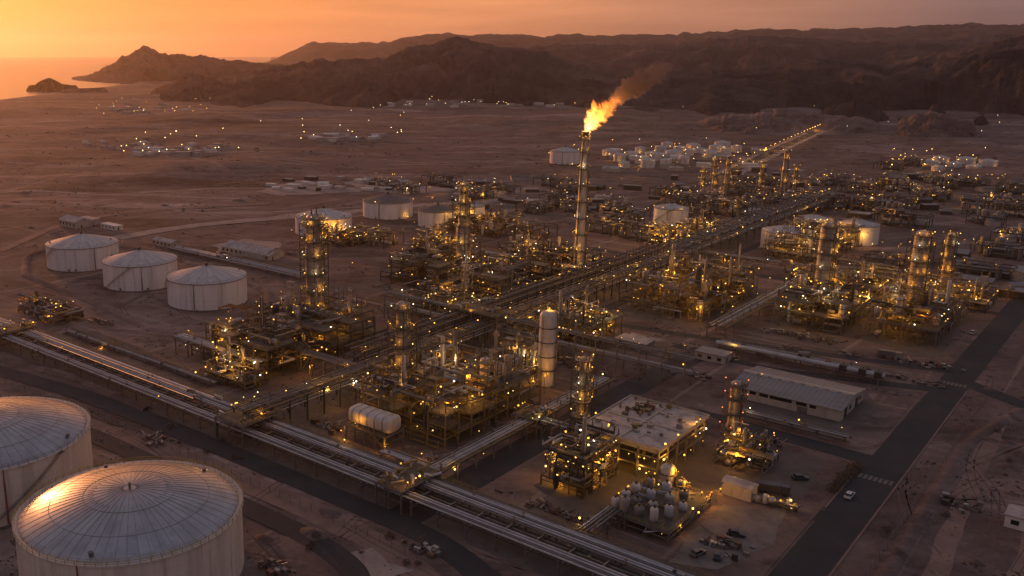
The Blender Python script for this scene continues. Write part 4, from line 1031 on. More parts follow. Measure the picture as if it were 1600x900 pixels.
def fmat():
    mt = bpy.data.materials.new('burning_gas'); mt.use_nodes = True; t = mt.node_tree
    for n in list(t.nodes): t.nodes.remove(n)
    pos, al = vol_coord(t)
    nz = nnode(t, 'ShaderNodeTexNoise'); nz.inputs['Scale'].default_value = .32; nz.inputs['Detail'].default_value = 5; nz.inputs['Distortion'].default_value = .6; t.links.new(pos, nz.inputs['Vector'])
    d = nnode(t, 'ShaderNodeMath', operation='DIVIDE'); d.inputs[1].default_value = 30; t.links.new(al, d.inputs[0])
    col = ramp_of(t, d.outputs[0], [(0,(1,.55,.17)),(.2,(1,.40,.07)),(.45,(1,.24,.025)),(1,(.8,.13,.012))])
    st = ramp_of(t, d.outputs[0], [(0,(1,)*3),(.2,(.62,)*3),(.45,(.24,)*3),(1,(.06,)*3)])
    wv = ramp_of(t, nz.outputs[0], [(.40,(0,)*3),(.62,(1,)*3)])
    mu = nnode(t, 'ShaderNodeMath', operation='MULTIPLY'); t.links.new(st, mu.inputs[0]); t.links.new(wv, mu.inputs[1])
    m2 = nnode(t, 'ShaderNodeMath', operation='MULTIPLY'); m2.inputs[1].default_value = 1.45; t.links.new(mu.outputs[0], m2.inputs[0])
    p = nnode(t, 'ShaderNodeVolumePrincipled'); p.inputs['Density'].default_value = .01; t.links.new(col, p.inputs['Emission Color']); t.links.new(m2.outputs[0], p.inputs['Emission Strength'])
    p.inputs['Color'].default_value = (.6,.3,.1,1)
    o = nnode(t, 'ShaderNodeOutputMaterial'); t.links.new(p.outputs[0], o.inputs['Volume']); return mt
def smat():
    mt = bpy.data.materials.new('flare_smoke'); mt.use_nodes = True; t = mt.node_tree
    for n in list(t.nodes): t.nodes.remove(n)
    pos, al = vol_coord(t)
    nz = nnode(t, 'ShaderNodeTexNoise'); nz.inputs['Scale'].default_value = .16; nz.inputs['Detail'].default_value = 5; t.links.new(pos, nz.inputs['Vector'])
    d = nnode(t, 'ShaderNodeMath', operation='DIVIDE'); d.inputs[1].default_value = 62; t.links.new(al, d.inputs[0])
    st = ramp_of(t, d.outputs[0], [(.25,(.2,)*3),(.45,(1,)*3),(.75,(.6,)*3),(1,(.12,)*3)])
    wv = ramp_of(t, nz.outputs[0], [(.38,(0,)*3),(.62,(1,)*3)])
    mu = nnode(t, 'ShaderNodeMath', operation='MULTIPLY'); t.links.new(st, mu.inputs[0]); t.links.new(wv, mu.inputs[1])
    m2 = nnode(t, 'ShaderNodeMath', operation='MULTIPLY'); m2.inputs[1].default_value = .30; t.links.new(mu.outputs[0], m2.inputs[0])
    p = nnode(t, 'ShaderNodeVolumePrincipled'); p.inputs['Color'].default_value = (.45,.33,.28,1); t.links.new(m2.outputs[0], p.inputs['Density']); p.inputs['Anisotropy'].default_value = .1
    o = nnode(t, 'ShaderNodeOutputMaterial'); t.links.new(p.outputs[0], o.inputs['Volume']); return mt
fl = plume('flame', fmat(), [(-.3,-.8,1.1),(1.5,3.0,3.1),(4.8,6.6,4.7),(8.8,10.2,4.6),(12.6,13.4,3.9),(16.2,16.2,2.5),(19.4,18.8,.4)], 3, .75)
tag(fl, 'bright orange gas flame blowing sideways from the flare tip', 'flame')
smk = plume('smoke', smat(), [(10,12.5,1.2),(14.5,16,3.2),(21,20.5,5.0),(27,23.5,5.6),(33,27.5,6.2),(39,31,5.8),(45,34,3.6),(48,35.5,.6)], 11, .6)
tag(smk, 'thin brown smoke trailing off the end of the flame', 'smoke', kind='stuff')
ld = bpy.data.lights.new('flame_light', 'POINT'); ld.energy = 60000; ld.color = (1,.45,.12); ld.shadow_soft_size = 3
lo = bpy.data.objects.new('flame_light', ld); COL.objects.link(lo); lo.location = (fp.x+wind.x*4, fp.y+wind.y*4, FH+9)

# ------------------------------------------------------------------ bullet tank on its stand
def bullet():
    X0, X1, Y0, Y1, Z = 22.5, 39.0, 25.5, 32.8, 5.0; t = thing('bullet_tank', 'fat silver bullet tank on a steel stand beside the lamp-lit block', 'pressure vessel', (X0,Y0,0)); l = X1-X0; w = Y1-Y0
    def hull(k, xs, mat, nm, sm):
        m = MB(); n = 40
        for x, f in xs:
            for j in range(n):
                a = 2*math.pi*j/n; c, q = math.cos(a), math.sin(a); e = 2/3.6
                m.v.append((x, w/2+math.copysign(abs(c)**e,c)*3.5*k*f, Z+2.75+math.copysign(abs(q)**e,q)*2.6*k*f))
        r = len(xs)
        for i in range(r-1):
            for j in range(n): m.f.append((i*n+j, i*n+(j+1)%n, (i+1)*n+(j+1)%n, (i+1)*n+j))
        m.f.append(tuple(range(n))[::-1]); m.f.append(tuple(range((r-1)*n, r*n)))
        return m.build(nm, mat, t, smooth=sm, angle=55)
    hull(1, [(-.4,.72),(-.25,.84),(.1,.94),(.7,1),(l-.7,1),(l-.1,.94),(l+.25,.84),(l+.4,.72)], VESSELW, 'vessel', True)
    for x in (1.6,4.6,7.8,11,14.2): hull(1.025, [(x,1),(x+.5,1)], VESSEL, 'strap', True)
    m = MB()
    for x in (0,l/4,l/2,l*.75,l):
        for y in (-1,w+1): m.bar((x,y,0),(x,y,Z-.05),.45)
        m.bar((x,-1,Z-.3),(x,w+1,Z-.3),.3,.45); m.bar((x,-1,Z*.5),(x,w+1,Z*.5),.2)
    for y in (-1,w+1): m.bar((0,y,Z-.3),(l,y,Z-.3),.28,.4); m.bar((0,y,Z*.5),(l,y,Z*.5),.2); m.bar((0,y,.3),(l/4,y,Z-.5),.16); m.bar((l,y,.3),(l*.75,y,Z-.5),.16)
    m.build('stand', STEEL, t)
    for x in (3.0,l-3.0): MB().box(x-.4,w/2-2.4,Z-.08,x+.4,w/2+2.4,Z+1.3).build('saddle', CONC, t)
    MB().box(-.6,-1.6,Z-.06,l+.6,-.6,Z+.04).build('walkway', GRATE, t)
    m = MB(); railing(m, [(-.6,-1.6),(l+.6,-1.6)], Z+.04); m.build('handrail', RAILM, t)
    for k,(x,y) in enumerate(((-1.5,-1.5),(-1.5,w),(l+1,-1.6),(l*.3,-1.7))): lamp(t,(x,y,Z+1.8 if k%2 else 2.5),random.Random(k),0,True,dim=True)
    m = MB().tube([(l*.3,w/2,Z+6.5),(l*.3,w/2,Z+7.6),(l*.3,w+3,Z+7.6),(l*.3,w+3,1)],.22,8); m.build('outlet_pipe', PIPED, t, smooth=True, angle=60)
bullet()

# ------------------------------------------------------------------ roofed process building
def roofed():
    X0,X1,Y0,Y1,Z = 87,111.5,60.5,93,10.0; l=X1-X0; w=Y1-Y0; rnd = random.Random(9)
    t = thing('process_building', 'open-sided building with a pale patched flat roof and lamps underneath', 'building', (X0,Y0,0))
    m = MB(); m.box(-1,-1,Z,l+1,w+1,Z+.45); m.build('roof', ROOFP, t)
    m = MB()
    for a,b,c,d in ((-1.05,-1.05,l+1.05,-.75),(-1.05,w+.75,l+1.05,w+1.05),(-1.05,-.75,-.75,w+.75),(l+.75,-.75,l+1.05,w+.75)): m.box(a,b,Z+.452,c,d,Z+.95)
    m.box(l*.5-.35,-.74,Z+.452,l*.5+.35,w+.74,Z+.8); m.box(-.74,w*.48-.3,Z+.452,l*.5-.36,w*.48+.3,Z+.75); m.box(l*.5+.36,w*.48-.3,Z+.452,l+.74,w*.48+.3,Z+.75)
    m.build('parapet', WALLP, t)
    m = MB()
    for i in range(5):
        for j in range(6):
            if i in (0,4) or j in (0,5): m.bar((l*i/4,w*j/5,0),(l*i/4,w*j/5,Z-.01),.55)
    for z in (3.8,7.2):
        for y in (0,w): m.bar((0,y,z),(l,y,z),.3,.4)
        for x in (0,l): m.bar((x,0,z),(x,w,z),.3,.4)
    for x in (0,l):
        for j in (0,4): m.bar((x,w*j/5,3.9),(x,w*(j+1)/5,7.0),.18)
    m.build('steel_frame', STEEL, t)
    MB().box(.5,.5,3.95,l-.5,w-.5,4.1).build('deck', GRATE, t)
    MB().box(.4,-.08,8.7,l-.4,.12,Z-.05).build('fascia_panel', WALLP, t)
    MB().box(l-.12,.4,8.7,l+.08,w-.4,Z-.05).build('fascia_panel', WALLP, t)
    for k in range(16):
        x=rnd.uniform(1.5,l-1.5); y=rnd.uniform(1.5,w-1.5)
        z=rnd.choice((.1,4.12)); r=rnd.uniform(.5,1.0); h=rnd.uniform(2,2.8); MB().drum((x,y,z),(x,y,z+h),r,10).build('vessel', rnd.choice((VESSEL,OLIVE,COLM)), t, smooth=True)
    for k in range(22):
        x=rnd.uniform(.5,l-.5); z=rnd.choice((2.6,3.2,6.0,6.6)); y=rnd.uniform(.5,w*.5); MB().tube([(x,y,z),(x,y+rnd.uniform(5,14),z),(min(l,x+rnd.uniform(-4,4)),y+14,z+.3)],.16,6).build('pipe', rnd.choice((PIPED,PIPER,OLIVE)), t)
    for k in range(48):                                # roof clutter
        if k < 20: x=rnd.uniform(4,10); y=rnd.uniform(w*.58,w*.86)
        else: x=rnd.uniform(1,l-1); y=rnd.uniform(1,w-1)
        a=rnd.uniform(.3,.9); h=rnd.uniform(.3,1.5)
        mm=MB().box(x-a,y-a*.7,Z+.455,x+a,y+a*.7,Z+.46+h)
        if k%3==0: mm.tube([(x,y,Z+.46+h),(x,y,Z+1.2+h),(x+1.5,y,Z+1.2+h)],.15,6)
        mm.build('roof_unit', rnd.choice((PIPER,DARK,VESSEL)) if k<18 else rnd.choice((VESSEL,OLIVE,CONC)), t)
    for k in range(40):
        e=rnd.random()
        if e<.45: loc=(rnd.uniform(0,l),-.8,rnd.choice((3.0,6.6)))
        elif e<.75: loc=(l+.8,rnd.uniform(0,w),rnd.choice((3.0,6.6)))
        elif e<.9: loc=(rnd.choice((-1,l+1)),rnd.uniform(0,w),Z+1.6)
        else: loc=(rnd.uniform(2,l-2),rnd.uniform(2,w-2),3.2)
        lamp(t,loc,rnd,light=(k%3==0),dim=e<.9)
roofed()

# ------------------------------------------------------------------ vessel skid and yard plant
def skid():
    X0,Y0 = 111.5,29; t = thing('vessel_skid', 'steel skid of squat silver vessels at the near end of the yard', 'vessel skid', (X0,Y0,0)); rnd=random.Random(4); l=18; w=26
    m=MB()
    for i in range(4):
        for j in range(5):
            m.bar((l*i/3,w*j/4,0),(l*i/3,w*j/4,3.4),.34)
    for z in (1.8,3.3):
        for i in range(4): m.bar((l*i/3,0,z),(l*i/3,w,z),.22,.3)
        for j in range(5): m.bar((0,w*j/4,z),(l,w*j/4,z),.22,.3)
    m.build('steel_frame', STEEL, t); MB().box(.2,.2,3.46,l-.2,w-.2,3.56).build('deck', GRATE, t)
    m=MB(); railing(m,[(0,0),(l,0),(l,w),(0,w),(0,0)],3.56); m.build('handrail', RAILM, t)
    for i,(x,y,r,h) in enumerate([(1.6,3,1.2,4.2),(4.6,2.2,1.4,4.8),(1.8,8.5,1.3,4.4),(8.5,2.4,1.5,5.0),(12.6,2.6,1.2,4.0),(5.6,7.4,1.4,3.6),(10,7.5,1.5,3.8),(14.5,7.2,1.3,3.6),(2.0,14,1.4,4.2),(6.8,13,1.3,3.4),(12,13.2,1.5,3.8),(15.8,13,1.2,3.4),(8,20,1.5,3.6),(13,20,1.4,3.4),(3.2,20.5,1.3,3.6)]):
        h*=rnd.uniform(.6,1.0); r*=.88; m=MB().drum((x,y,3.9),(x,y,3.9+h),r,18); v=m.build('vessel', rnd.choice((VESSELW,VESSEL,PIPE,COLM,STEEL)), t, smooth=True, angle=50)
        MB().lathe([(.3,3.8+h),(.3,4.4+h),(.5,4.4+h),(.5,4.55+h),(0,4.56+h)],10,x,y).build('nozzle', DARK, v)
        MB().lathe([(r*.85,3.57),(r*.85,4.6)],14,x,y).build('skirt', STEEL, v)
    for k in range(30):
        x,y=rnd.uniform(0,l),rnd.uniform(0,w); z=rnd.choice((1.0,2.4,4.6,5.4)); MB().tube([(x,y,z),(x+rnd.uniform(-5,5),y,z),(x,y+rnd.uniform(-6,6),z),(x,y,z+1)],.14,6).build('pipe', rnd.choice((PIPE,PIPED,OLIVE)), t)
    for k in range(18): lamp(t,(rnd.choice((-.3,l+.3,rnd.uniform(0,l))),rnd.uniform(0,w),rnd.choice((2.4,5.2))),rnd,light=(k%6==0),dim=k%12!=0)
skid()
def big_vessel(label, px, py, r, h, mat=VESSELW):
    p=at(px,py); t=thing('upright_vessel', label, 'vessel', (p.x,p.y,.18)); MB().drum((0,0,.5),(0,0,h),r,22).build('shell', mat, t, smooth=True, angle=50)
    MB().lathe([(r*.9,0),(r*.9,1.6)],18).build('skirt', STEEL, t); MB().ring(0,0,h*.7,h*.7+.12,r+.01,r+.8,18).build('platform', GRATE, t)
    MB().lathe([(.35,h-.15),(.35,h+.6),(.55,h+.62),(0,h+.8)],10).build('nozzle', DARK, t)
    MB().tube([(r+.3,0,.2),(r+.3,0,h*.9),(0,0,h+.5)],.14,6).build('riser_pipe', PIPED, t); lamp(t,(r+1,0,h*.7+1.3),random.Random(2),0,True)
big_vessel('round-topped white vessel standing upright behind the vessel skid',1041,772,1.9,9)
big_vessel('slim grey vessel standing upright beside the round-topped one',1064,778,1.1,5.5,VESSEL)
def heater(label, px, py, lit):
    p=at(px,py); t=thing('fired_heater', label, 'heater', (p.x,p.y,.18)); l,w,h=8,4.2,3.6
    m=MB(); m.box(-.2,-.2,0,.2,w+.2,h*.8); m.box(.2,-.2,0,l,.05,h); m.box(.2,w-.05,0,l,w+.2,h); m.box(l-.2,.05,0,l,w-.05,h); m.build('wall', WALLP, t)
    m=MB(); n=10; pr=[(-.4+0, -.4)];
    for i in range(n+1):
        a=math.pi*i/n; m.v.append((-.4,w/2-math.cos(a)*(w/2+.35),h-.1+math.sin(a)*1.1)); m.v.append((l+.3,w/2-math.cos(a)*(w/2+.35),h-.1+math.sin(a)*1.1))
    for i in range(n): m.f.append((2*i,2*i+1,2*i+3,2*i+2))
    m.f.append(tuple(range(0,2*n+2,2))[::-1]); m.f.append(tuple(range(1,2*n+3,2))); m.f.append((0,2*n,2*n+1,1)); m.build('roof', ROOFP, t)
    MB().box(-.28,.6,.2,-.205,w-.6,2.2).build('mouth', DARK, t)
    rnd=random.Random(px)
    for k in range(6):
        x=l+1.5+k*1.9; MB().drum((x,rnd.uniform(.5,3.5),.3),(x,rnd.uniform(.5,3.5),rnd.uniform(2.0,3.8)),rnd.uniform(.6,1.1),12).build('vessel', rnd.choice((VESSEL,VESSELW,OLIVE)), t, smooth=True)
    MB().tube([(l,1,2),(l+12,1,2),(l+12,3,2)],.25,8).build('pipe', PIPED, t)
    for k in range(8): lamp(t,(-.6 if k<2 else rnd.uniform(0,l+12),(.2,w-.2)[k%2] if k<2 else rnd.uniform(-.8,w+.8),1.2 if k<2 else rnd.uniform(1.4,4.4)),rnd,0 if k<2 else None,light=k%2==0,dim=True)
heater('pale arched heater with a glowing mouth on the concrete yard',1128,772,True)

# ------------------------------------------------------------------ warehouse, huts and other buildings
def warehouse():
    X0,X1,Y0,Y1=101,138,143,170; l=X1-X0; w=Y1-Y0; h=4.0; rg=5.7; t=thing('warehouse','long grey-roofed warehouse with a row of dark windows','warehouse',(X0,Y0,.16))
    m=MB(); m.v=[(0,0,0),(l,0,0),(l,w,0),(0,w,0),(0,0,h),(l,0,h),(l,w,h),(0,w,h),(0,w/2,rg-.12),(l,w/2,rg-.12)]; m.f=[(0,1,5,4),(2,3,7,6),(1,2,6,9,5),(3,0,4,8,7),(0,3,2,1)]; m.build('wall', WALLP, t)
    for s in (0,1):
        a,b=(-.7,w/2-.9) if s==0 else (w/2+.9,w+.7); zz=lambda y: h+(rg-h)*(1-abs(y-w/2)/(w/2))+.05
        m=MB(); m.v=[(-.6,a,zz(a)),(l+.6,a,zz(a)),(l+.6,b,zz(b)),(-.6,b,zz(b))]; m.v+= [(x,y,z+.16) for x,y,z in m.v]; m.f=[(3,2,1,0),(4,5,6,7),(0,1,5,4),(1,2,6,5),(2,3,7,6),(3,0,4,7)]
        for i in range(24):
            x=-.5+i*(l+1)/23; m.bar((x,a,zz(a)+.19),(x,b,zz(b)+.19),.1,.08)
        m.build('roof', ROOFG, t)
    MB().box(-.6,w/2-1.0,rg+.02,l+.6,w/2+1.0,rg+.5).build('ridge_vent', WALLP, t)
    m=MB()
    for i in range(9): m.box(1.5+i*4,w/2-1.25,rg-.1,4.2+i*4,w/2-1.02,rg+.28)
    m.build('ridge_louvre', WHITE, t)
    for x,ww in ((1.5,4),(6.6,2.2),(10,3),(13.6,7.5),(22.5,3.4),(27,2)):
        wd=MB().box(x,-.08,2.4,x+ww,-.01,3.7).build('window', GLASS, t); m=MB()
        for a,b,c,d in ((x-.12,2.28,x+ww+.12,2.39),(x-.12,3.71,x+ww+.12,3.82)): m.box(a,-.14,b,c,-.005,d)
        m.build('frame', WHITE, wd)
    for y,ww in ((4,3.2),(10,2),(17,3.5),(22,2)): MB().box(l+.01,y,.1 if ww>3 else 1.4,l+.09,y+ww,3.4 if ww>3 else 2.8).build('door' if ww>3 else 'window', GLASS if ww<=3 else DARK, t)
    MB().box(l*.62,-.1,.05,l*.62+3.4,-.012,2.2).build('door', STEEL, t)
warehouse()
def house(name, label, px, py, wx, wy, h, wall=WALLP, roof=ROOFP, gable=False, group=None, p=None, rz=0.0, windows=True, z=0.0):
    p=p or at(px,py); t=thing(name, label, 'building', (p.x,p.y,z), group, rz)
    MB().box(0,0,0,wx,wy,h).build('wall', wall, t)
    m=MB()
    if gable:
        m.v=[(-.3,-.3,h-.05),(wx+.3,-.3,h-.05),(wx+.3,wy+.3,h-.05),(-.3,wy+.3,h-.05),(-.3,wy/2,h+wy*.18),(wx+.3,wy/2,h+wy*.18)]; m.f=[(0,1,5,4),(2,3,4,5),(1,2,5),(3,0,4),(3,2,1,0)]
    else: m.box(-.25,-.25,h+.003,wx+.25,wy+.25,h+.35)
    m.build('roof', roof, t)
    if windows:
        n=max(1,int(wx/4))
        for i in range(min(n,5)): MB().box(wx*(i+.3)/n,-.06,h*.35,wx*(i+.7)/n,-.01,h*.75).build('window', GLASS, t)
        MB().box(wx+.01,wy*.3,0.05,wx+.06,wy*.3+1.2,min(2.2,h*.8)).build('door', DARK, t)
    return t
house('hut','small pale hut on the open ground beyond the main road',1568,822,9,7,3.2,WHITE,ROOFP)
house('shed','low pale-roofed shed behind the row of three tanks',346,393,40,16,3.5,WALLP,ROOFP,True)
house('shed','small pale shed beside the low pale-roofed one',392,402,16,9,3,WALLP,ROOFP,True)
house('shed','pale long shed near the foot of the flare',744,436,26,12,4,WALLP,ROOFP,True)
house('shed','low grey shed beside the long shed near the flare',800,440,18,9,3.2,WALLP,ROOFG)
house('shed','low pale slab-roofed shed beside the crossing pipe rack',960,538,14,9,2.6,CONC,ROOFP)
house('shed','low grey shed at the edge of the warehouse yard',1085,560,12,8,3,WALLP,ROOFG)
house('shed','pale shed with a lamp behind the seaward tank',92,352,22,14,4.5,WALLP,ROOFP,True)
house('shed','smaller pale shed beside the lamp behind the seaward tank',120,349,16,9,4,WALLP,ROOFP)
house('shed','bright flat shed at the end of the yard behind the seaward tank',158,356,18,6,3,WHITE,WHITE)
house('shed','pale shed with a crooked roof behind the middle white tank',238,382,20,8,3.5,WALLP,ROOFP,True)

# ------------------------------------------------------------------ vehicles
def make_vehicle(kind, label, x, y, rz, paint, z=.1, group=None):
    t=thing('parked_truck' if kind=='truck' else 'car', label, 'truck' if kind=='truck' else 'car', (x,y,z), group, rz)
    L_,W_=(9.0,2.5) if kind=='truck' else (4.6,1.85)
    if kind=='truck':
        MB().box(-4.5,-1.2,.9,1.9,1.2,1.15).build('chassis', DARK, t); MB().box(-4.5,-1.25,1.16,1.7,1.25,3.0).build('cargo_box', paint, t)
        c=MB(); c.v=[(2.0,-1.2,.7),(4.4,-1.2,.7),(4.4,1.2,.7),(2.0,1.2,.7),(2.0,-1.15,2.9),(3.9,-1.15,2.9),(3.9,1.15,2.9),(2.0,1.15,2.9)]; c.f=[(0,3,2,1),(4,5,6,7),(0,1,5,4),(1,2,6,5),(2,3,7,6),(3,0,4,7)]; c.build('cab', paint if paint is CARD else VESSEL, t)
        MB().box(4.12,-1.0,1.8,4.2,1.0,2.6).build('windscreen', GLASS, t); ax=(-3.3,-2.1,3.1); wr=.5
    else:
        b=MB(); pr=[(-2.3,.35),(2.3,.35),(2.3,.8),(1.3,.95),(-2.2,1.0),(-2.3,.8)]; n=len(pr)
        b.v=[(x_,-.92,z_) for x_,z_ in pr]+[(x_,.92,z_) for x_,z_ in pr]; b.f=[tuple(range(n)),tuple(range(n,2*n))[::-1]]+[(i,n+i,n+(i+1)%n,(i+1)%n) for i in range(n)]; b.build('body', paint, t)
        b=MB(); pr=[(-2.0,.98),(1.1,.96),(.4,1.5),(-1.5,1.52)]; n=4; b.v=[(x_,-.82+.1*(z_>1.2),z_) for x_,z_ in pr]+[(x_,.82-.1*(z_>1.2),z_) for x_,z_ in pr]; b.f=[tuple(range(n)),tuple(range(n,2*n))[::-1]]+[(i,n+i,n+(i+1)%n,(i+1)%n) for i in range(n)]; b.build('window', GLASS, t)
        MB().box(-1.45,-.7,1.525,.35,.7,1.57).build('roof', paint, t); ax=(-1.4,1.45); wr=.34
    for a in ax:
        for s in (-1,1): MB().tube([(a,s*(W_/2-.25),wr),(a,s*(W_/2+.02),wr)],wr,14).build('wheel', TYRE, t)
    for s in (-1,1): MB().box(L_/2-.12,s*.6-.15,.62 if kind!='truck' else .95,L_/2-.08 if kind=='truck' else L_/2+.02,s*.6+.15,.76 if kind!='truck' else 1.15).build('headlight', WHITE, t)
    return t
p=at(1327,777); make_vehicle('car','silver car driving on the main road near the painted bars',p.x,p.y,math.radians(90),CARW,.1)
for i,(lab,kind,px,py,rz,pm) in enumerate([('dark truck parked on the concrete yard','truck',1208,772,20,CARD),('dark pickup parked at the end of the concrete yard','car',1250,750,40,CARD),
    ('grey car parked at the edge of the pale apron','car',1090,868,75,STEEL),('dark car parked on the pale apron','car',1120,872,110,CARD),('white car at the far junction of the main road','car',1520,522,85,CARW),('white pickup by the far junction','car',1475,575,15,CARW),
    ('dark car parked beside the vessel skid','car',1150,838,20,CARD),('grey truck behind the warehouse','truck',1390,560,10,STEEL)]):
    p=at(px,py); make_vehicle(kind,lab,p.x,p.y,math.radians(rz),pm,.2)

# ------------------------------------------------------------------ road-side hedge, boulders, clutter
def bush(label, px, py, r, group=None, p=None, name='shrub', seed=0):
    rnd=random.Random(seed); p=p or at(px,py); t=thing(name,label,'shrub',(p.x,p.y,0),group); m=MB()
    for k in range(150):
        a=rnd.uniform(0,6.28); q=rnd.random()**.5*r; z=rnd.random()*r*1.3*(1-.5*(q/r)**2)+.1; s=rnd.uniform(.18,.5)*r*.45; c=Vector((q*math.cos(a),q*math.sin(a),z)); d=Vector((rnd.uniform(-1,1),rnd.uniform(-1,1),rnd.uniform(-1,1))).normalized(); e=d.orthogonal().normalized()
        b=len(m.v); m.v+=[tuple(c+d*s),tuple(c+e*s*.5),tuple(c-d*s),tuple(c-e*s*.5)]; m.f.append((b,b+1,b+2,b+3))
    m.build('leaf_crown', BUSH, t)
    m=MB()
    for k in range(4): m.tube([(0,0,0),(rnd.uniform(-.5,.5)*r,rnd.uniform(-.5,.5)*r,r*.7)],.08,4)
    m.build('stem', PIPER, t)
HG='shrubs in a row beside the main road'
for i,(px,py) in enumerate([(1306,762),(1312,757),(1318,751),(1323,746),(1329,741),(1334,736),(1340,730),(1300,768)]):
    bush('dark dry shrub in the row along the yard corner of the main road',px,py,1.5+.3*(i%3),HG,seed=i)
rnd=random.Random(5)
for i in range(26):
    px,py=rnd.choice([(rnd.uniform(1380,1600),rnd.uniform(650,890)),(rnd.uniform(150,420),rnd.uniform(660,720)),(rnd.uniform(400,700),rnd.uniform(830,890)),(rnd.uniform(1500,1600),rnd.uniform(560,700))])
    bush('dry brown shrub growing on the open sand',px,py,rnd.uniform(.5,1.3),'shrubs scattered on the open sand',seed=50+i)
def rubble():
    rnd=random.Random(3); m=MB()
    def stone(x,y,s):
        b=len(m.v); pts=[(1,0,0),(0,1,0),(-1,0,0),(0,-1,0),(0,0,1),(0,0,-.4)]
        for q in pts: m.v.append((x+q[0]*s*rnd.uniform(.6,1.2),y+q[1]*s*rnd.uniform(.6,1.2),q[2]*s*rnd.uniform(.4,.9)))
        m.f.extend(tuple(b+i for i in f) for f in ((0,1,4),(1,2,4),(2,3,4),(3,0,4),(1,0,5),(2,1,5),(3,2,5),(0,3,5)))
    for k in range(2600):
        r=rnd.random()
        if r<.3: px,py=rnd.uniform(1350,1600),rnd.uniform(560,900)
        elif r<.6: px,py=rnd.uniform(0,760),rnd.uniform(620,900)
        else: px,py=rnd.uniform(0,1600),rnd.uniform(330,700)
        p=at(px,py)
        if 153<p.x<165 or noise.noise(Vector((p.x*.05,p.y*.05,2)))<-.05: continue
        stone(p.x,p.y,rnd.uniform(.12,.5)*(1+.4*(py<500)))
    tag(m.build('rubble', GROUND),'loose stones strewn over the sand around the plant','rubble',kind='stuff')
rubble()
rnd=random.Random(44)
for k in range(16):
    x=rnd.uniform(-100,1300); y=rnd.choice((rnd.uniform(195,300),rnd.uniform(300,350))); pts=[]; 
    for i in range(6): pts.append(at(x,max(178,y))); x+=rnd.uniform(40,130); y+=rnd.uniform(-9,9)
    if k%2: tr('wash_channel','dark dry wash channel winding over the plain',pts,rnd.uniform(5,11),CONCD,3.5,z=.06,follow=True)
    else: tr('plain_track','pale wheel track winding over the plain',pts,rnd.uniform(3,5),PALE,.8,z=.09,follow=True)
def spoil(p,r,h,seed):
    m=MB(); n=14
    for i in range(6):
        q=i/5
        for j in range(n):
            a=2*math.pi*j/n; k=1+.35*noise.noise(Vector((math.cos(a)*1.5+seed,math.sin(a)*1.5,q))); m.v.append((r*(1-q)*k*math.cos(a),r*(1-q)*k*.7*math.sin(a),h*(1-(1-q)**1.6)*(1+.2*noise.noise(Vector((a,q*3,seed))))-.1))
    for i in range(5):
        for j in range(n): m.f.append((i*n+j,i*n+(j+1)%n,(i+1)*n+(j+1)%n,(i+1)*n+j))
    tag(m.build('spoil_heap',GROUND,loc=(p.x,p.y,ground_z(p.x,p.y)),smooth=True),'low heap of dug earth lying on the open sand','earth heap','earth heaps around the plant')
for i in range(70):
    px,py=rnd.choice([(rnd.uniform(0,700),rnd.uniform(290,500)),(rnd.uniform(1390,1600),rnd.uniform(600,890)),(rnd.uniform(700,1600),rnd.uniform(290,420)),(rnd.uniform(150,700),rnd.uniform(650,880)),(rnd.uniform(900,1250),rnd.uniform(490,620))])
    p=at(px,py)
    if 150<p.x<168 or -14<p.y<16: continue
    spoil(p,rnd.uniform(1.5,4.5)*(1 if py>450 else 2),rnd.uniform(.5,1.5)*(1 if py>450 else 1.7),i)
def fence(label,pts):
    P=densify(fillet([(p[0],p[1]) for p in pts],3),4); t=thing('wire_fence',label,'fence',(P[0].x,P[0].y,0)); o=P[0]
    for p in P[:90]: q=p-o; MB().bar((q.x,q.y,0),(q.x,q.y,2.3),.12).build('post',STEEL,t)
    m=MB()
    for a,b in zip(P,P[1:]):
        for z in (.4,1.2,2.2): m.bar((a.x-o.x,a.y-o.y,z),(b.x-o.x,b.y-o.y,z),.05)
    m.build('wire',STEEL,t)
fence('wire fence between the sand road and the three tanks',[at(30,400),at(130,372),at(250,390),at(330,420)])
fence('wire fence along the outer side of the main road',[(171,-60),(171,190)])
fence('wire fence along the seaward side of the service road',[(-250,-36),(-60,-18),(90,-17)])
fence('wire fence behind the warehouse yard',[(82,183),(150,183)])
def scrub():
    rnd=random.Random(8); m=MB(); n=0
    while n < 3400:
        r=rnd.random()
        px=rnd.uniform(-40,1640); py=(rnd.uniform(160,330) if r<.45 else rnd.uniform(330,560) if r<.72 else rnd.uniform(560,930))
        p=at(px,py)
        if 152<p.x<166 or -12<p.y<15 or noise.noise(Vector((p.x*.012,p.y*.03,2)))<.16-(.14 if py>500 else 0): continue
        if 78<p.x<152 and 20<p.y<180: continue
        n+=1; s=rnd.uniform(.25,.7)*(.8 if py>420 else 1.3 if py>260 else 2.2); z=ground_z(p.x,p.y)
        for k in range(4):
            a=rnd.uniform(0,6.28); c=Vector((p.x+rnd.uniform(-1,1)*s*1.6,p.y+rnd.uniform(-1,1)*s*1.6,z)); d=Vector((math.cos(a),math.sin(a),0))*s*rnd.uniform(.5,1.2); u=Vector((rnd.uniform(-.3,.3),rnd.uniform(-.3,.3),1))*s*rnd.uniform(.35,.8)
            b=len(m.v); m.v+=[tuple(c-d),tuple(c+d),tuple(c+d*.5+u),tuple(c-d*.6+u*.9)]; m.f.append((b,b+1,b+2,b+3))
    tag(m.build('scrub', BUSH),'low dry scrub dotting the desert plain','scrub',kind='stuff')
scrub()
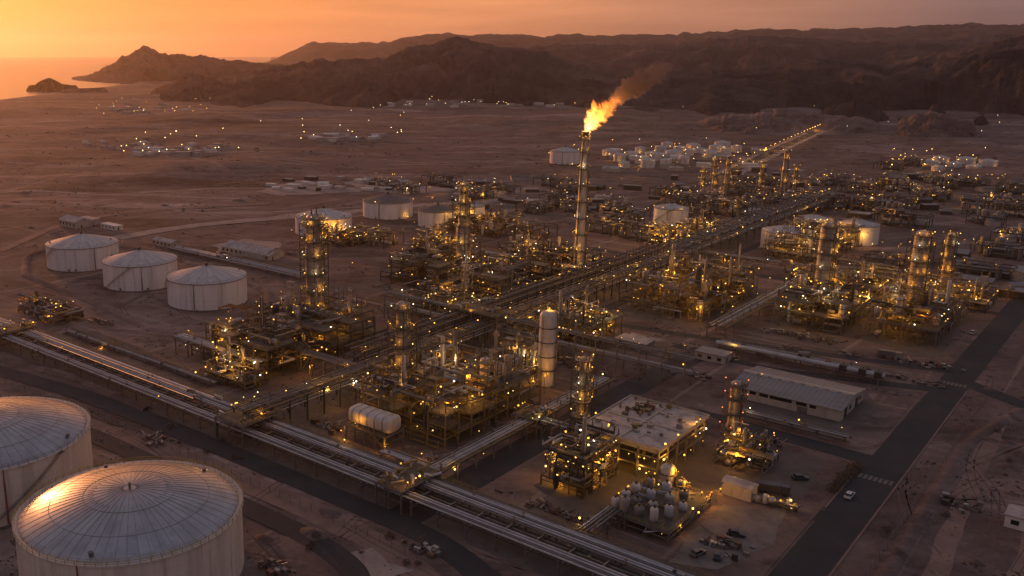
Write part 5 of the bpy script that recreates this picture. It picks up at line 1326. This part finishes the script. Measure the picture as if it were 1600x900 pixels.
def berm(label, pts, h=1.1, w=5):
    P=densify(fillet(pts,12),5); m=MB()
    for i,p in enumerate(P):
        d=(P[min(i+1,len(P)-1)]-P[max(0,i-1)]).normalized(); nn=Vector((-d.y,d.x)); hh=h*(1+.35*noise.fractal(Vector((p.x*.1,p.y*.1,3)),1,2,3))
        for k,z in ((-w/2,-.1),(-w*.14,hh),(w*.14,hh),(w/2,-.1)): q=p+nn*k; m.v.append((q.x,q.y,z))
    for i in range(len(P)-1):
        for k in range(3): a=4*i+k; m.f.append((a,a+1,a+5,a+4))
    for f in range(len(m.f)): m.f[f]=tuple(reversed(m.f[f]))
    tag(m.build('berm', GROUND, smooth=True, angle=60), label, 'earth bank', kind='structure')
q=[Vector(at(*c)[:2]) for c in ((40,430),(130,465),(250,520),(420,505),(420,455),(250,395),(120,375),(40,400),(40,430))]
berm('low earth bank round the row of three tanks', q, 1.0, 5)
q=[Vector(at(*c)[:2]) for c in ((0,560),(120,590),(230,640))]
berm('low earth bank between the front rack and the huge tanks', q, 1.0, 5)
berm('low earth bank along the outer side of the main road',[(174,-120),(175,0),(173,150),(182,196)],.8,5)
berm('low earth bank across the open ground by the hut',[(178,30),(205,45),(240,20)],1.0,6)
berm('low earth bank facing the grey column block',[(-160,36),(-100,34),(-62,28)],1.3,5)
def scrap(label, px, py, wx, wy, n, seed, hmax=1.8, lamps=0, mats=(DARK,PIPED,PIPER,STEEL,VESSEL)):
    rnd=random.Random(seed); p=at(px,py); t=thing('scrap_heap',label,'scrap heap',(p.x,p.y,.1))
    for k in range(n):
        mt=rnd.choice(mats); x,y=rnd.gauss(0,.33)*wx,rnd.gauss(0,.33)*wy; a=rnd.uniform(0,3.14); l=rnd.uniform(.6,4)
        if rnd.random()<.6: MB().bar((x,y,rnd.uniform(.1,hmax*.6)),(x+l*math.cos(a),y+l*math.sin(a),rnd.uniform(.1,hmax)),rnd.uniform(.1,.4)).build('scrap_beam',mt,t)
        else: q=rnd.uniform(.3,1.0); MB().box(x-q,y-q*.7,0,x+q,y+q*.7,rnd.uniform(.3,hmax)).build('scrap_block',mt,t)
    for k in range(lamps): lamp(t,(rnd.uniform(-wx,wx)*.4,rnd.uniform(-wy,wy)*.4,hmax+.8),rnd,light=(k%2==0))
for i,a in enumerate([('row of dark scrap along the near edge of the vessel yard',860,800,22,3,70),('dark machine parts lying on the pale apron',1135,855,10,8,40),('dark parts beside the curving service road',660,862,9,3,34),
    ('scrap lying on the sand before the bullet tank',510,668,9,4,30),('pale junk lying by the rack crossing',690,720,9,4,40),('junk spread beyond the warehouse pipes',1260,528,26,7,80),('junk beside the second eastern deck',1440,570,20,6,50),
    ('scrap beside the row of three tanks',160,505,12,4,40),('junk spread along the road behind the white column',900,575,16,4,40),('pipes lying in the yard near the red-lamp stack',1190,690,12,5,50),('dark junk in the open ground by the small hut',1500,790,10,6,30),
    ('rusty junk between the near tank and the service road',240,690,10,4,30),('junk below the curving tank road',430,892,6,3,40),('junk behind the pale vessel cluster',800,520,18,8,60),('spare parts on the ground before the white column',760,660,10,4,26)]):
    scrap(a[0],*a[1:],seed=i)

# ------------------------------------------------------------------ far plant, villages and lamps
def mini_unit(seed, W, D, h):
    rnd=random.Random(seed); parts=[]
    m=MB(); nx,ny=max(1,int(W/9)),max(1,int(D/9))
    for i in range(nx+1):
        for j in range(ny+1): m.bar((W*i/nx-W/2,D*j/ny-D/2,0),(W*i/nx-W/2,D*j/ny-D/2,h),.5)
    for i in range(nx+1): m.bar((W*i/nx-W/2,-D/2,h),(W*i/nx-W/2,D/2,h),.5)
    for j in range(ny+1): m.bar((-W/2,D*j/ny-D/2,h),(W/2,D*j/ny-D/2,h),.5)
    parts.append(('steel_frame',m,DARK))
    m=MB()
    for k in range(10):
        x,y=rnd.uniform(-.45,.45)*W,rnd.uniform(-.45,.45)*D; r=rnd.uniform(.8,2.4); hh=rnd.uniform(3,11); m.drum((x,y,.1),(x,y,hh),r,8)
    for k in range(6):
        x,y=rnd.uniform(-.4,.4)*W,rnd.uniform(-.4,.4)*D; m.drum((x-4,y,2.5),(x+4,y,2.5),1.4,8)
    parts.append(('vessel',m,rnd.choice((VESSEL,COLM,STEEL,DARK))))
    m=MB()
    for k in range(14):
        if k==0: pw=[Vector((-.4*W,-.4*D,h))]
        q=pw[-1].copy(); ax=k%3
        if ax==0: q.x=rnd.uniform(-.5,.5)*W
        elif ax==1: q.y=rnd.uniform(-.5,.5)*D
        else: q.z=rnd.uniform(1.5,h+3)
        pw.append(q)
    m.tube(pw,.3,5)
    parts.append(('pipework',m,PIPED))
    return parts
MU=[]
for s in range(6):
    W_,D_=random.Random(s).uniform(18,34),random.Random(s+9).uniform(14,26); parts=mini_unit(200+s,W_,D_,random.Random(s+4).uniform(5,9)); obs=[]
    for nm,mb,mt in parts:
        me=bpy.data.meshes.new(nm); me.from_pydata(mb.v,[],mb.f); me.materials.append(mt); obs.append((nm,me))
    MU.append((W_,D_,obs))
def far_unit(label,group,px,py,seed,nl,kind=None,p=None):
    rnd=random.Random(seed); p=p or at(px,py); W_,D_,obs=MU[seed%len(MU)]; t=thing('far_unit',label,'process unit',(p.x,p.y,ground_z(p.x,p.y)-.05),group,rnd.choice((0,0,math.pi/2)))
    for nm,me in obs:
        o=bpy.data.objects.new(nm,me); COL.objects.link(o); o.parent=t
    for k in range(nl): lamp(t,(rnd.uniform(-.6,.6)*W_,rnd.uniform(-.6,.6)*D_,rnd.uniform(3,13)),rnd,kind,light=(k%8==0),size=2 if py<330 else 1)
rnd=random.Random(31)
spots=[(840,330),(870,318),(830,372),(815,392),(858,405),(940,362),(965,352),(985,345),(1000,372),(1030,378),(960,330),(900,330),(1085,340),(1110,330),(1140,335),(1165,325),(1105,312),(1150,305),(1070,318),(1040,306),(1190,312),(1215,320),(1250,312),(1205,292),(1160,288)]
for i,(px,py) in enumerate(spots): far_unit('dim lamp-dotted far unit between the flare and the far columns','units beyond the flare',px,py,300+i,6)
spots=[(rnd.uniform(1270,1600),rnd.uniform(285,338)) for _ in range(22)]+[(1410,352),(1540,350),(1575,375),(1560,400),(1530,430),(1380,420),(1350,440),(1400,300),(1460,290),(1390,268),(1425,262)]
for i,(px,py) in enumerate(spots): far_unit('dim lamp-dotted far unit on the eastern plain','units on the eastern plain',px,py,400+i,4)
spots=[(585,380),(768,352)]
for i,(px,py) in enumerate(spots): far_unit('low lamp-dotted unit in front of the back tanks','units before the back tanks',px,py,500+i,10)
spots=[(780,300),(745,310),(690,288),(640,300),(600,292),(860,290),(890,302)]
for i,(px,py) in enumerate(spots): far_unit('low dim unit on the flat ground west of the flare','units west of the flare',px,py,600+i,5)

def pole_lamp_mesh(kind,r,h=8):
    me=LM[kind][2]; m=MB(); m.tube([(0,0,0),(0,0,h)],.12,5); m.bar((0,0,h),(1.2,0,h+.2),.12); nf=len(m.f); b=len(m.v); k=r
    for v in me.vertices[8:]: m.v.append((v.co.x/.48*k+1.2,v.co.y/.48*k,v.co.z/.48*k+h+.1))
    m.f+=[tuple(b+i-8 for i in p_.vertices) for p_ in list(me.polygons)[6:]]
    q=bpy.data.meshes.new('street_lamp'); q.from_pydata(m.v,[],m.f); q.materials.append(STEEL); q.materials.append(LAMPF[kind] if r > .4 else LAMPE[kind])
    for i,f in enumerate(q.polygons): f.material_index=0 if i<nf else 1
    return q
PLM={(k,s):pole_lamp_mesh(k,r) for k in range(3) for s,r in enumerate((.28,.52,.74))}
def street_lamp(label,group,px,py,kind,size,light=False,p=None):
    p=p or at(px,py); o=bpy.data.objects.new('street_lamp',PLM[(kind,size)]); COL.objects.link(o); o.location=(p.x,p.y,ground_z(p.x,p.y)); tag(o,label,'street lamp',group)
    if light:
        l=bpy.data.objects.new('lamp_light',LIGHTD[kind]); COL.objects.link(l); l.parent=o; l.location=(1.2,0,7.2)
    return o
A0,A1=at(1130,275),at(1328,182.6); ROADL=LIGHTD[0].copy(); ROADL.energy=2600
for i in range(38):
    s_=i/37; a=A0+(A1-A0)*s_**.8; o=street_lamp('orange lamp in the straight row along the road to the hills','lamps along the road to the hills',0,0,0 if i%4 else 1,2 if i>16 else 1,False,a+Vector((RGT[0],RGT[1],0))*-7)
    if i%2==0: l=bpy.data.objects.new('lamp_light',ROADL); COL.objects.link(l); l.parent=o; l.location=(2.4,0,7.0)
def scatter(label,group,n,x0,x1,y0,y1,seed,kinds=(1,2),size=1,light=0):
    rnd=random.Random(seed)
    for i in range(n):
        px=rnd.uniform(x0,x1); py=y0+(y1-y0)*rnd.random()
        street_lamp(label,group,px,py,rnd.choice(kinds),size,light and i%light==0)
scatter('pale lamp in the village line below the peaked hill','lamps below the peaked hill',40,590,960,158,172,1,(1,1,2),2)
scatter('small lamp on the plain below the dark hills','lamps below the dark hills',14,900,1560,163,215,2,(1,2),1)
scatter('yellow lamp in the village near the bay','lamps of the village near the bay',26,130,330,157,184,3,(1,1,0),2)
scatter('pale lamp in the white village on the plain','lamps of the white village',22,180,380,215,250,4,(2,1,1),2)
scatter('pale lamp at the low sheds on the middle plain','lamps at the low sheds',20,400,640,172,228,5,(2,1,1),2)
scatter('lamp in the far tank farm beyond the flare','lamps of the far tank farm',40,850,1180,226,268,6,(1,2,1,0),1,4)
scatter('yellow lamp at the far eastern tank farm','lamps of the far eastern tank farm',22,1380,1580,240,280,7,(0,1,1),1,4)
scatter('yellow lamp between the far units of the eastern plain','lamps of the eastern plain',36,1230,1600,285,345,8,(0,1,1),0,4)
scatter('lamp among the low buildings west of the flare','lamps west of the flare',14,660,900,285,340,9,(1,2,0),0,4)
scatter('lamp on open ground among the eastern columns','lamps among the eastern columns',14,1180,1560,380,470,10,(0,1),0,3)
scatter('lamp among the yards between flare and far columns','lamps beyond the flare',28,880,1260,270,345,11,(0,1,1),0,4)
scatter('lamp on a pole around the process blocks','lamps around the process blocks',14,440,1200,430,640,12,(0,1),0,2)

def village(label,group,n,x0,x1,y0,y1,seed,size=(8,20),mats=((WHITE,WHITE),(WALLP,ROOFP),(WALLP,ROOFG)),hh=(3,6)):
    rnd=random.Random(seed)
    for i in range(n):
        px=rnd.uniform(x0,x1); py=y0+(y1-y0)*rnd.random(); p=at(px,py); w,r=rnd.choice(mats)
        house('house',label,0,0,rnd.uniform(*size),rnd.uniform(size[0],size[1]*.7),rnd.uniform(*hh),w,r,rnd.random()<.3,group,p,rnd.choice((0,TH,.3)),False,ground_z(p.x,p.y)-.4)
village('small white house in the white village on the plain','houses of the white village',34,205,345,230,246,1,(7,18),hh=(3,4.5))
village('small pale house in the row at the edge of the white village','houses in the row by the white village',14,125,245,220,232,2,(5,10),hh=(3,4))
village('tiny house in the village near the bay','houses of the village near the bay',20,165,285,161,178,3,(8,20))
village('tiny house in the line below the peaked hill','houses below the peaked hill',26,590,920,160,172,4,(10,24))
village('low grey shed on the middle plain','sheds on the middle plain',18,480,580,211,222,5,(10,24),((WALLP,ROOFG),(WHITE,WHITE)),(3,4.5))
village('low flat shed in the works yard beyond the back tanks','sheds of the works yard',34,410,640,278,300,6,(4,13),((WALLP,ROOFP),(WHITE,WHITE),(DARK,ROOFG)),(2,3.6))
village('dark low shed among the yards west of the flare','sheds west of the flare',40,680,900,280,335,7,(5,18),((DARK,ROOFG),(DARK,DROOF),(WALLP,DROOF),(WALLP,ROOFP)),(2,4))
village('dim low shed on the eastern plain','sheds of the eastern plain',50,1250,1600,270,350,8,(5,16),((DARK,ROOFG),(DARK,DROOF),(WALLP,DROOF)),(2,4.5))
village('dim low shed beyond the flare','sheds beyond the flare',40,900,1250,268,345,9,(5,16),((DARK,ROOFG),(DARK,DROOF),(WALLP,ROOFP)),(2,4.5))
village('low shed east of the tall eastern columns','sheds east of the columns',14,1480,1600,350,470,10,(6,16),((DARK,ROOFG),(WALLP,ROOFG)))
village('tiny building in the far tank farm','buildings of the far tank farm',20,930,1180,236,268,11,(8,22),((WHITE,WHITE),(WALLP,ROOFP)))

def gooseneck(label,px,py,h):
    p=at(px,py); t=thing('vent_pipe',label,'vent pipe',(p.x,p.y,0)); MB().tube([(0,0,0),(0,0,h-2)]+[(2-2*math.cos(a),0,h-2+2*math.sin(a)) for a in (.4,.8,1.2,1.57)]+[(5,0,h),(6,0,h-.8)],.7,10).build('pipe',COLM,t,smooth=True,angle=60); MB().lathe([(1.6,0),(1.6,.8),(.8,.9)],12).build('base',CONC,t); lamp(t,(2.5,.9,h+.3),random.Random(1),0,True)
gooseneck('tall pipe bent over at the top, behind the flare',937,352,13)

def junction(label,x0,y0,x1,y1,z,seed):
    rnd=random.Random(seed); t=thing('pipe_junction',label,'pipe junction',(x0,y0,0)); l,w=x1-x0,y1-y0; m=MB()
    for x in (0,l/2,l):
        for y in (0,w): m.bar((x,y,0),(x,y,z),.45)
        m.bar((x,0,z-.3),(x,w,z-.3),.3,.45)
    for y in (0,w): m.bar((0,y,z-.3),(l,y,z-.3),.3,.45); m.bar((0,y,z*.5),(l,y,z*.5),.22)
    m.build('steel_frame',STEEL,t); MB().box(.2,.2,z-.05,l-.2,w-.2,z+.05).build('deck',GRATE,t)
    m=MB(); railing(m,[(0,0),(l,0),(l,w),(0,w),(0,0)],z+.05); m.build('handrail',RAILM,t)
    for k in range(12):
        x,y=rnd.uniform(.5,l-.5),rnd.uniform(.5,w-.5); MB().tube([(x,y,z-3),(x,y,z+rnd.uniform(.6,2)),(x+rnd.uniform(-3,3),y,z+1.2),(x+rnd.uniform(-3,3),y+rnd.uniform(-4,4),z+1.0)],rnd.choice((.2,.3,.38)),8).build('pipe',rnd.choice((PIPE,PIPED,OLIVE)),t,smooth=True,angle=60)
    for k in range(5): lamp(t,(rnd.choice((0,l)),rnd.uniform(0,w),z+1.8),rnd,light=k==0,dim=True)
junction('steel junction deck where the wide rack meets the front rack',-9,-2.5,4,15,7.6,1)
junction('steel junction deck where the narrow rack crosses the pipe bridge',60,64,69,72,6.6,2)
junction('steel junction deck where the narrow rack meets the front rack',59.5,-2.5,68.5,14.5,6.6,3)
junction('steel junction deck where the crossing rack passes the wide racks',-22,136,4,146,13,4)
junction('steel junction deck where the branch rack meets the front rack',-160,-3,-150,14,6.4,5)
pipe_rack('pipe_rack','small rack from the front rack into the vessel skid','y',13.5,30,[(4.6,lanes(112,116,4,41,.3,(PIPE,PIPED)),111.6,116.4)],31,6,lamps=2)
pipe_rack('pipe_rack','rack between the grey column block and the wide rack','x',-36,-8,[(7.2,lanes(60,66,6,42,.34,(PIPED,PIPE)),59.6,66.4)],33,7,lamps=5)
pipe_rack('pipe_rack','low pipes on the ground before the grey column block','x',-150,-46,[(1.2,lanes(26,29,3,43,.3,(PIPED,PIPE)),25.8,29.2)],35,10,lamps=2)

LAY=['stored steel lying beside the low pale sheds','stored pipes just east of the low pale sheds','stored steel in front of the two-step column block','loose pipes on the sand west of the dark tall block','loose steel near the cross rack end','loose steel on the warehouse yard corner','scattered pipes at the rear of the roofed building','scattered parts beside the white column road','stored parts at the far corner of the warehouse yard','stored parts by the far road junction','stored steel under the fat silver pipes','stored steel at the end of the fat silver pipes','loose parts between the three tanks and grey column','loose parts behind the thick grey column','loose parts on the road past the white column','loose parts between flare and lamp-covered block']
for i,(px,py) in enumerate([(430,392),(455,398),(640,420),(610,432),(1110,555),(1150,560),(1090,590),(930,590),(1400,590),(1450,600),(1230,545),(1330,555),(420,480),(600,450),(880,560),(1020,440)]):
    scrap(LAY[i],px,py,9,5,22,900+i,1.1)
